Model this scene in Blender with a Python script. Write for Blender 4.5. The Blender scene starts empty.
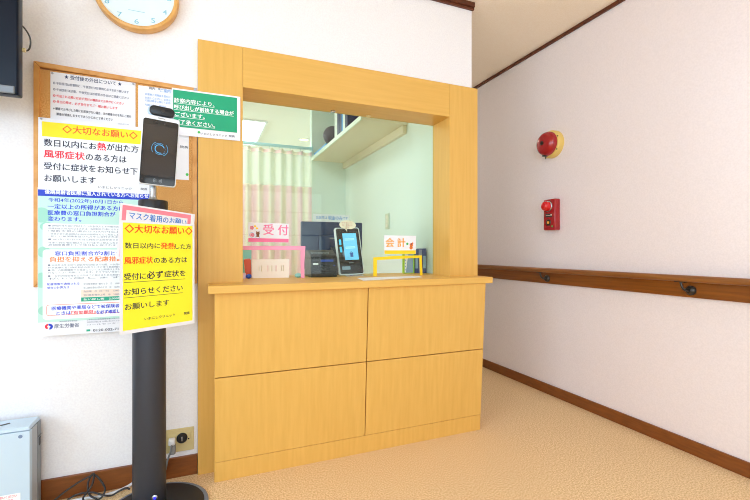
import bpy, bmesh, math, random
from mathutils import Matrix, Vector, Euler
random.seed(4)
SC = bpy.context.scene
COL = SC.collection
PI = math.pi

# ------------------------------------------------------------------ materials
def lin(c):
    out = []
    for v in c[:3]:
        v /= 255.0
        out.append(v/12.92 if v <= 0.04045 else ((v+0.055)/1.055)**2.4)
    return (out[0], out[1], out[2], 1.0)

def mat(name, col, rough=0.5, metal=0.0, spec=0.5, emit=None, estr=0.0, bump=None, coat=0.0, alpha=1.0):
    m = bpy.data.materials.new(name); m.use_nodes = True
    nt = m.node_tree; b = nt.nodes['Principled BSDF']
    b.inputs['Base Color'].default_value = lin(col)
    b.inputs['Roughness'].default_value = rough
    b.inputs['Metallic'].default_value = metal
    b.inputs['Specular IOR Level'].default_value = spec
    b.inputs['Coat Weight'].default_value = coat
    b.inputs['Alpha'].default_value = alpha
    if emit:
        b.inputs['Emission Color'].default_value = lin(emit); b.inputs['Emission Strength'].default_value = estr
    if bump:
        sc, st = bump
        tc = nt.nodes.new('ShaderNodeTexCoord'); n = nt.nodes.new('ShaderNodeTexNoise')
        n.inputs['Scale'].default_value = sc; n.inputs['Detail'].default_value = 4
        bp = nt.nodes.new('ShaderNodeBump'); bp.inputs['Strength'].default_value = st; bp.inputs['Distance'].default_value = 0.004
        nt.links.new(tc.outputs['Object'], n.inputs['Vector']); nt.links.new(n.outputs['Fac'], bp.inputs['Height'])
        nt.links.new(bp.outputs['Normal'], b.inputs['Normal'])
    return m

def mat_var(name, c1, c2, scale, stretch=(1,1,1), rough=0.5, bump=0.0, lo=0.35, hi=0.65, detail=5, spec=0.5):
    """two colours mixed by stretched noise (grain, speckle, cork)"""
    m = bpy.data.materials.new(name); m.use_nodes = True
    nt = m.node_tree; b = nt.nodes['Principled BSDF']
    tc = nt.nodes.new('ShaderNodeTexCoord'); mp = nt.nodes.new('ShaderNodeMapping')
    mp.inputs['Scale'].default_value = stretch
    n = nt.nodes.new('ShaderNodeTexNoise'); n.inputs['Scale'].default_value = scale; n.inputs['Detail'].default_value = detail
    r = nt.nodes.new('ShaderNodeValToRGB')
    r.color_ramp.elements[0].position = lo; r.color_ramp.elements[0].color = lin(c1)
    r.color_ramp.elements[1].position = hi; r.color_ramp.elements[1].color = lin(c2)
    nt.links.new(tc.outputs['Object'], mp.inputs['Vector']); nt.links.new(mp.outputs['Vector'], n.inputs['Vector'])
    nt.links.new(n.outputs['Fac'], r.inputs['Fac']); nt.links.new(r.outputs['Color'], b.inputs['Base Color'])
    b.inputs['Roughness'].default_value = rough; b.inputs['Specular IOR Level'].default_value = spec
    if bump:
        bp = nt.nodes.new('ShaderNodeBump'); bp.inputs['Strength'].default_value = bump; bp.inputs['Distance'].default_value = 0.003
        nt.links.new(n.outputs['Fac'], bp.inputs['Height']); nt.links.new(bp.outputs['Normal'], b.inputs['Normal'])
    return m

def mat_glass(name, tint, ior):
    m = bpy.data.materials.new(name); m.use_nodes = True
    nt = m.node_tree; nt.nodes.clear()
    o = nt.nodes.new('ShaderNodeOutputMaterial'); mx = nt.nodes.new('ShaderNodeMixShader')
    t = nt.nodes.new('ShaderNodeBsdfTransparent'); t.inputs['Color'].default_value = lin(tint)
    g = nt.nodes.new('ShaderNodeBsdfGlossy'); g.inputs['Roughness'].default_value = 0.0
    f = nt.nodes.new('ShaderNodeFresnel'); f.inputs['IOR'].default_value = ior
    ge = nt.nodes.new('ShaderNodeNewGeometry'); mu = nt.nodes.new('ShaderNodeMath'); mu.operation = 'MULTIPLY'
    inv = nt.nodes.new('ShaderNodeMath'); inv.operation = 'SUBTRACT'; inv.inputs[0].default_value = 1.0
    nt.links.new(ge.outputs['Backfacing'], inv.inputs[1])
    nt.links.new(f.outputs['Fac'], mu.inputs[0]); nt.links.new(inv.outputs[0], mu.inputs[1])
    nt.links.new(mu.outputs[0], mx.inputs['Fac'])
    nt.links.new(t.outputs[0], mx.inputs[1]); nt.links.new(g.outputs[0], mx.inputs[2])
    nt.links.new(mx.outputs[0], o.inputs['Surface'])
    return m

def mat_emit(name, col, st):
    m = bpy.data.materials.new(name); m.use_nodes = True
    nt = m.node_tree; nt.nodes.clear()
    o = nt.nodes.new('ShaderNodeOutputMaterial'); e = nt.nodes.new('ShaderNodeEmission')
    e.inputs['Color'].default_value = lin(col); e.inputs['Strength'].default_value = st
    nt.links.new(e.outputs[0], o.inputs['Surface'])
    return m

M = {}
M['wallpaper'] = mat_var('white_wallpaper', (240,238,240), (246,245,246), 140, rough=0.85, bump=0.25, spec=0.2)
M['wallpaper_bounce'] = mat_var('bounce_warmed_wallpaper', (238,228,229), (244,234,235), 140, rough=0.85, bump=0.25, spec=0.2)  # same white wallpaper, warm bounced light mixed into its colour
M['inner_wall'] = mat('pale_green_wall', (226,239,232), 0.8, spec=0.2)
M['ceiling'] = mat_var('beige_ceiling', (250,238,220), (255,245,230), 160, rough=0.9, bump=0.2, spec=0.1)
M['inner_ceiling'] = mat('inner_ceiling', (238,238,235), 0.9, spec=0.1)
M['floor'] = mat_var('speckled_floor', (208,172,122), (246,218,174), 150, rough=0.75, bump=0.25, lo=0.36, hi=0.64, spec=0.25)
M['trim'] = mat_var('brown_trim', (122,66,22), (136,76,26), 14, (1,1,6), rough=0.4)
M['trimdark'] = mat_var('dark_brown_trim', (84,36,14), (102,48,20), 14, (1,1,6), rough=0.4)
M['wood'] = mat_var('light_wood', (220,171,84), (230,183,96), 26, (2.2,2.2,0.12), rough=0.42, lo=0.25, hi=0.75, spec=0.35)
M['wood_h'] = mat_var('light_wood_horizontal', (220,171,84), (230,183,96), 26, (0.12,2.2,2.2), rough=0.42, lo=0.25, hi=0.75, spec=0.35)
M['wood_edge'] = mat('dark_joint', (96,62,26), 0.8)
M['rail'] = mat_var('brown_rail', (122,66,14), (146,82,20), 12, (3,0.3,6), rough=0.35)
M['cork'] = mat_var('cork', (196,136,66), (228,176,108), 260, rough=0.9, bump=0.3)
M['board_frame'] = mat_var('board_frame_wood', (202,140,66), (222,164,92), 20, (1,1,1), rough=0.5)
M['paper'] = mat('paper_white', (240,242,248), 0.6, spec=0.3)
M['yellow'] = mat('print_yellow', (255,232,28), 0.6)
M['sign_yellow'] = mat('sign_yellow', (255,248,46), 0.55)
M['blue2'] = mat('print_blue', (26,58,214), 0.6)
M['bandblue'] = mat('print_band_blue', (32,66,200), 0.6)
M['blue'] = mat('print_light_blue', (110,160,220), 0.6)
M['navy'] = mat('print_navy', (44,62,110), 0.6)
M['ink'] = mat('print_ink', (34,34,60), 0.6)
M['dark'] = mat('print_dark', (60,64,84), 0.6)
M['grey'] = mat('print_grey', (120,126,150), 0.6)
M['red'] = mat('print_red', (236,44,66), 0.6)
M['red2'] = mat('print_orange_red', (240,92,30), 0.6)
M['redo'] = mat('print_vermilion', (246,84,20), 0.6)
M['orange'] = mat('print_orange', (248,134,52), 0.6)
M['white'] = mat('print_white', (246,250,250), 0.6)
M['mint'] = mat('print_mint', (196,234,222), 0.6)
M['mint2'] = mat('print_mint_dark', (158,216,198), 0.6)
M['teal'] = mat('print_teal', (28,170,136), 0.6)
M['peach'] = mat('print_peach', (248,226,208), 0.6)
M['green'] = mat('sign_green', (10,164,116), 0.5)
M['leaf'] = mat('mark_green', (70,190,90), 0.6)
M['pink'] = mat('pink_tape', (250,164,196), 0.5)
M['pinkprint'] = mat('pink_print', (246,120,165), 0.6)
M['pinkedge'] = mat('pink_border', (244,140,158), 0.6)
M['ytape'] = mat('yellow_tape', (255,218,20), 0.5)
M['kanji_o'] = mat('print_amber', (246,168,40), 0.6)
M['skyprint'] = mat('print_sky_blue', (60,130,215), 0.6)
M['black'] = mat('black_plastic', (22,22,24), 0.35)
M['softblack'] = mat('soft_black', (40,38,38), 0.55)
M['darkgrey'] = mat('dark_grey_metal', (62,66,76), 0.36, 0.5)
M['gloss'] = mat('gloss_black', (12,14,18), 0.06, coat=0.5)
M['tvscreen'] = mat('tv_screen', (14,10,10), 0.25, spec=0.25)
M['tvbezel'] = mat('tv_bezel', (3,14,30), 0.35, spec=0.2)
M['tvstrip'] = mat('tv_strip', (120,124,128), 0.35, 0.6)
M['railtop'] = mat_var('brown_rail_top', (128,76,32), (150,96,46), 12, (3,0.3,6), rough=0.3)
M['silver'] = mat('silver', (190,195,200), 0.25, 0.9)
M['whiteplastic'] = mat('white_plastic', (232,236,240), 0.35)
M['coolplastic'] = mat('cool_white_plastic', (198,220,236), 0.4)
M['greylight'] = mat('light_grey_plastic', (176,182,188), 0.5)
M['greyplastic'] = mat('grey_plastic', (136,142,146), 0.5)
M['discrim'] = mat('grey_rim', (112,126,144), 0.4)
M['disc'] = mat('black_base', (30,27,26), 0.45)
M['brass'] = mat('brass_plate', (216,198,142), 0.4, 0.1)
M['clockwood'] = mat_var('clock_wood', (214,158,78), (232,180,104), 18, rough=0.4)
M['clockface'] = mat('clock_face', (226,242,246), 0.5)
M['clockprint'] = mat('clock_print', (130,200,222), 0.5)
M['clockhand'] = mat('clock_hand', (70,80,90), 0.4)
M['firered'] = mat('fire_red', (166,12,20), 0.22, coat=0.4)
M['lampred'] = mat('lamp_red', (206,10,16), 0.12, emit=(255,30,20), estr=0.06, coat=0.6)
M['bellyellow'] = mat('bell_yellow', (232,198,108), 0.4)
M['bracket'] = mat('bracket_metal', (70,66,62), 0.3, 0.8)
M['cream'] = mat('cream_plastic', (252,246,232), 0.45)
M['creamdark'] = mat('tray_slot', (150,136,110), 0.7)
M['monitor'] = mat('monitor_back', (18,42,84), 0.3)
M['lcd'] = mat('lcd', (90,180,225), 0.15, emit=(110,195,235), estr=0.45)
M['lcdink'] = mat('lcd_print', (30,80,150), 0.3, emit=(30,90,170), estr=0.3)
M['lcdline'] = mat('lcd_pale', (180,225,240), 0.3, emit=(190,230,245), estr=0.5)
M['bluestrip'] = mat('blue_strip', (30,70,170), 0.3)
M['bluelight'] = mat('blue_light', (60,190,235), 0.3, emit=(60,190,235), estr=0.4)
M['bubble'] = mat('bubble_cream', (255,238,218), 0.6)
M['bubbleink'] = mat('bubble_print', (226,140,130), 0.6)
M['greenclear'] = mat('lime_holder', (168,220,60), 0.35)
M['filegrey'] = mat('file_grey_blue', (150,178,200), 0.4)
M['fileblue'] = mat('file_navy', (78,90,138), 0.45)
M['fileclear'] = mat('file_mauve', (150,150,176), 0.4)
M['tealbox'] = mat('teal_box', (150,226,220), 0.5)
M['coral'] = mat('coral_cloth', (214,104,84), 0.8)
M['bluething'] = mat('blue_plastic', (24,90,200), 0.4)
M['lilac'] = mat('lilac_plastic', (228,210,232), 0.5)
M['mintthing'] = mat('mint_plastic', (150,214,206), 0.4)
M['shelf'] = mat('cream_shelf', (232,226,204), 0.6)
M['shelfedge'] = mat('pale_shelf_edge', (226,240,226), 0.5)
M['ball'] = mat('dark_mauve_grey', (84,78,92), 0.35)
M['binder'] = mat('binder_navy', (36,44,88), 0.4)
M['binderlight'] = mat('binder_pale', (222,232,226), 0.5)
M['skyblue'] = mat('sky_blue_file', (70,160,226), 0.4)
M['switch'] = mat('switch_cream', (206,214,190), 0.5)
M['railblue'] = mat('pale_blue_rail', (176,216,222), 0.4)
M['lightpanel'] = mat_emit('light_panel', (208,225,255), 6.2)
M['corridorfill'] = mat_emit('corridor_fill_panel', (255,236,226), 16.0)  # glow of the added corridor lamp
M['innerpanel'] = mat_emit('inner_light_panel', (240,250,255), 6.8)
M['warmspot'] = mat_emit('warm_spot', (255,214,150), 6.0)
M['glass'] = mat_glass('window_glass', (248,254,250), 1.52)
M['doorglass'] = mat_glass('door_glass', (250,252,252), 1.45)
M['badge'] = mat('badge_blue_grey', (112,136,170), 0.4)
M['pin'] = mat('pin_grey', (170,176,186), 0.4)
M['screenlines'] = mat('screen_blue', (60,150,200), 0.3, emit=(70,170,225), estr=0.5)
M['devscreen'] = mat('device_screen', (46,38,34), 0.1, coat=0.5)
M['amber'] = mat('amber_dot', (240,170,60), 0.3, emit=(240,160,60), estr=0.2)
M['led'] = mat('blue_led', (40,40,230), 0.3, emit=(60,60,255), estr=1.2)

def curtain_mat(name, base, stripe, alpha):
    m = bpy.data.materials.new(name); m.use_nodes = True
    nt = m.node_tree; b = nt.nodes['Principled BSDF']
    tc = nt.nodes.new('ShaderNodeTexCoord'); w = nt.nodes.new('ShaderNodeTexWave')
    w.bands_direction = 'X'; w.inputs['Scale'].default_value = 2.9; w.inputs['Distortion'].default_value = 1.2
    w.inputs['Detail Scale'].default_value = 0.3
    r = nt.nodes.new('ShaderNodeValToRGB')
    r.color_ramp.elements[0].position = 0.25; r.color_ramp.elements[0].color = lin(base)
    r.color_ramp.elements[1].position = 0.9; r.color_ramp.elements[1].color = lin(stripe)
    nt.links.new(tc.outputs['Object'], w.inputs['Vector']); nt.links.new(w.outputs['Fac'], r.inputs['Fac'])
    nt.links.new(r.outputs['Color'], b.inputs['Base Color']); b.inputs['Roughness'].default_value = 0.9
    b.inputs['Alpha'].default_value = alpha
    return m
M['curtain'] = curtain_mat('cream_pink_curtain', (255,246,226), (252,220,222), 1.0)
M['net'] = curtain_mat('green_white_net', (246,248,228), (254,253,244), 0.72)

# ------------------------------------------------------------------ mesh helpers
def new():
    return bmesh.new()

def merge(dst, src, mx=None):
    if mx is not None: bmesh.ops.transform(src, matrix=mx, verts=src.verts)
    me = bpy.data.meshes.new('tmp'); src.to_mesh(me); src.free()
    dst.from_mesh(me); bpy.data.meshes.remove(me)

def box(bm, x0, x1, y0, y1, z0, z1, bev=0.0, seg=2, mx=None):
    b = new(); bmesh.ops.create_cube(b, size=1.0)
    bmesh.ops.transform(b, matrix=Matrix.Translation(((x0+x1)/2,(y0+y1)/2,(z0+z1)/2)) @ Matrix.Diagonal((x1-x0,y1-y0,z1-z0,1)), verts=b.verts)
    if bev > 0: bmesh.ops.bevel(b, geom=b.edges[:], offset=bev, segments=seg, affect='EDGES', profile=0.5)
    merge(bm, b, mx); return bm

def prism(bm, pts, y0, y1, bev=0.0, mx=None):
    """polygon in x,z extruded along y"""
    b = new(); vs = [b.verts.new((x, y0, z)) for x, z in pts]; f = b.faces.new(vs)
    r = bmesh.ops.extrude_face_region(b, geom=[f])
    bmesh.ops.translate(b, vec=(0, y1-y0, 0), verts=[v for v in r['geom'] if isinstance(v, bmesh.types.BMVert)])
    bmesh.ops.recalc_face_normals(b, faces=b.faces[:])
    if bev > 0: bmesh.ops.bevel(b, geom=b.edges[:], offset=bev, segments=2, affect='EDGES', profile=0.5)
    merge(bm, b, mx); return bm

def prism_xy(bm, pts, z0, z1, bev=0.0, mx=None):
    b = new(); vs = [b.verts.new((x, y, z0)) for x, y in pts]; f = b.faces.new(vs)
    r = bmesh.ops.extrude_face_region(b, geom=[f])
    bmesh.ops.translate(b, vec=(0, 0, z1-z0), verts=[v for v in r['geom'] if isinstance(v, bmesh.types.BMVert)])
    bmesh.ops.recalc_face_normals(b, faces=b.faces[:])
    if bev > 0: bmesh.ops.bevel(b, geom=b.edges[:], offset=bev, segments=2, affect='EDGES', profile=0.5)
    merge(bm, b, mx); return bm

def hexa(bm, v8, bev=0.0, mx=None):
    """bottom four then top four corners"""
    b = new(); v = [b.verts.new(p) for p in v8]
    for q in ((0,3,2,1),(4,5,6,7),(0,1,5,4),(1,2,6,5),(2,3,7,6),(3,0,4,7)): b.faces.new([v[i] for i in q])
    bmesh.ops.recalc_face_normals(b, faces=b.faces[:])
    if bev > 0: bmesh.ops.bevel(b, geom=b.edges[:], offset=bev, segments=2, affect='EDGES', profile=0.5)
    merge(bm, b, mx); return bm

def lathe(bm, prof, seg=40, mx=None):
    """profile of (r, z) turned about z"""
    b = new(); rings = []
    for r, z in prof:
        if r < 1e-6: rings.append([b.verts.new((0,0,z))])
        else: rings.append([b.verts.new((r*math.cos(2*PI*k/seg), r*math.sin(2*PI*k/seg), z)) for k in range(seg)])
    for a, c in zip(rings[:-1], rings[1:]):
        for k in range(seg):
            k2 = (k+1) % seg
            if len(a) == 1 and len(c) == 1: continue
            if len(a) == 1: b.faces.new((a[0], c[k2], c[k]))
            elif len(c) == 1: b.faces.new((a[k], a[k2], c[0]))
            else: b.faces.new((a[k], a[k2], c[k2], c[k]))
    bmesh.ops.recalc_face_normals(b, faces=b.faces[:])
    merge(bm, b, mx); return bm

def tube(bm, pts, r, seg=10, closed=False, mx=None):
    pts = [Vector(p) for p in pts]; b = new(); rings = []; n = len(pts); up = Vector((0.13,0.27,0.95))
    prev = None
    for i, p in enumerate(pts):
        a = pts[(i-1) % n] if (i > 0 or closed) else p
        c = pts[(i+1) % n] if (i < n-1 or closed) else p
        t = (c-a).normalized()
        if prev is None:
            u = t.cross(up)
            if u.length < 1e-4: u = t.cross(Vector((1,0,0)))
            u.normalize()
        else:
            u = (prev - t*prev.dot(t)).normalized()
        prev = u; w = t.cross(u)
        rings.append([b.verts.new(p + (u*math.cos(2*PI*k/seg) + w*math.sin(2*PI*k/seg))*r) for k in range(seg)])
    m = n if closed else n-1
    for i in range(m):
        A, B = rings[i], rings[(i+1) % n]
        for k in range(seg): b.faces.new((A[k], A[(k+1)%seg], B[(k+1)%seg], B[k]))
    if not closed:
        b.faces.new(rings[0][::-1]); b.faces.new(rings[-1])
    bmesh.ops.recalc_face_normals(b, faces=b.faces[:])
    merge(bm, b, mx); return bm

def spline(pts, n=8):
    """Catmull-Rom through the points"""
    P = [Vector(p) for p in pts]; P = [P[0]] + P + [P[-1]]; out = []
    for i in range(1, len(P)-2):
        p0, p1, p2, p3 = P[i-1], P[i], P[i+1], P[i+2]
        for k in range(n):
            t = k/n
            out.append(0.5*((2*p1) + (-p0+p2)*t + (2*p0-5*p1+4*p2-p3)*t*t + (-p0+3*p1-3*p2+p3)*t**3))
    out.append(P[-2]); return out

def ball(bm, r, loc, sc=(1,1,1), mx=None):
    b = new(); bmesh.ops.create_uvsphere(b, u_segments=28, v_segments=16, radius=r)
    bmesh.ops.transform(b, matrix=Matrix.Translation(loc) @ Matrix.Diagonal((*sc,1)), verts=b.verts)
    merge(bm, b, mx); return bm

def rrect(x0, x1, z0, z1, r, n=5):
    pts = []
    for cx, cz, a0 in ((x1-r,z1-r,0),(x0+r,z1-r,90),(x0+r,z0+r,180),(x1-r,z0+r,270)):
        for k in range(n+1):
            a = math.radians(a0+90*k/n); pts.append((cx+r*math.cos(a), cz+r*math.sin(a)))
    return pts

ROOTMX = {}
def link(name, bm, m, parent=None, local=False, smooth=False):
    """bm as ONE mesh object; world coordinates are moved into the parent's frame unless local"""
    if parent is not None and not local:
        bmesh.ops.transform(bm, matrix=ROOTMX[parent.name].inverted(), verts=bm.verts)
    me = bpy.data.meshes.new(name); bm.to_mesh(me); bm.free()
    ms = m if isinstance(m, (list, tuple)) else [m]
    for q in ms: me.materials.append(M[q])
    o = bpy.data.objects.new(name, me); COL.objects.link(o)
    if parent is not None:
        o.parent = parent; ROOTMX[o.name] = ROOTMX[parent.name]
    else:
        ROOTMX[o.name] = Matrix.Identity(4)
    if smooth:
        for p in me.polygons: p.use_smooth = True
        if hasattr(me, 'set_sharp_from_angle'): me.set_sharp_from_angle(angle=math.radians(40))
    return o

def thing(name, label, cat, loc=(0,0,0), rot=(0,0,0), group=None):
    o = bpy.data.objects.new(name, None); COL.objects.link(o); o.empty_display_size = 0.05
    o.location = loc; o.rotation_euler = rot
    ROOTMX[o.name] = Matrix.Translation(loc) @ Euler(rot).to_matrix().to_4x4()
    o['label'] = label; o['category'] = cat
    if group: o['group'] = group
    return o

def tag(o, label, cat, group=None):
    o['label'] = label; o['category'] = cat
    if group: o['group'] = group
    return o

def setorigin(o, p):
    """move the origin of a top-level mesh to a point"""
    p = Vector(p); o.data.transform(Matrix.Translation(-p)); o.location = p; ROOTMX[o.name] = Matrix.Translation(p)
    return o

def struct(name, bm, m, parent=None):
    o = link(name, bm, m, parent)
    if parent is None: o['kind'] = 'structure'
    return o

# writing: glyph outlines of the built-in font turned into flat mesh in a sheet's own x,y plane
def glyphs(bm, body, x0, x1, yc, h, bold=0, z=0.0004, align='fit', slope=0.0):
    c = bpy.data.curves.new('w', 'FONT'); c.body = body; c.size = 1.0; c.resolution_u = 3
    o = bpy.data.objects.new('w', c); COL.objects.link(o)
    bpy.context.view_layer.update()
    me = bpy.data.meshes.new_from_object(o.evaluated_get(bpy.context.evaluated_depsgraph_get()))
    bpy.data.objects.remove(o); bpy.data.curves.remove(c)
    if not me.vertices: return
    xs = [v.co.x for v in me.vertices]; ax, bx = min(xs), max(xs)
    sy = h/0.92; sx = (x1-x0)/max(bx-ax, 1e-6) if align == 'fit' else sy
    b = new(); b.from_mesh(me); bpy.data.meshes.remove(me)
    for v in b.verts:
        x = x0 + (v.co.x-ax)*sx
        v.co = Vector((x, yc + (v.co.y-0.36)*sy + slope*(x-x0), z))
    me = bpy.data.meshes.new('w'); b.to_mesh(me); b.free()
    d = h*(0.008, 0.017, 0.028)[bold]
    for k, (dx, dy) in enumerate(((-d,0),(d,0)) if bold == 0 else ((-d,0),(d,0),(0,d*.6),(0,-d*.6))):
        c = new(); c.from_mesh(me); merge(bm, c, Matrix.Translation((dx,dy,k*.00004)))
    bpy.data.meshes.remove(me)

def flat(bm, pts, z):
    vs = [bm.verts.new((x, y, z)) for x, y in pts]; f = bm.faces.new(vs); f.normal_update()
    if f.normal.z < 0: f.normal_flip()

def ring(bm, cx, cy, r0, r1, z, a0=0, a1=360, n=40, sx=1.0):
    vs = []
    for k in range(n+1):
        a = math.radians(a0+(a1-a0)*k/n)
        vs.append((bm.verts.new((cx+sx*r0*math.cos(a), cy+r0*math.sin(a), z)), bm.verts.new((cx+sx*r1*math.cos(a), cy+r1*math.sin(a), z))))
    for p, q in zip(vs[:-1], vs[1:]): bm.faces.new((p[0], p[1], q[1], q[0]))

def disc(bm, cx, cy, r, z, sx=1.0, n=28):
    flat(bm, [(cx+sx*r*math.cos(2*PI*k/n), cy+r*math.sin(2*PI*k/n)) for k in range(n)], z)

def sheet(bm, w, h, t=0.0006):
    """slightly soft paper sheet in its own x,y plane, back at z = 0"""
    box(bm, 0, w, 0, h, 0, t)

WALLROT = (PI/2, 0, 0)
def poster(name, label, cat, X0, Z0, w, h, Y, roll=0.0, group=None):
    """paper whose back rests at depth Y on the front wall; local x right, y up, z out"""
    bm = new(); sheet(bm, w, h)
    o = link(name, bm, 'paper')
    o.location = (X0, Y, Z0); o.rotation_euler = (PI/2, roll, 0)
    tag(o, label, cat, group); return o

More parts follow.
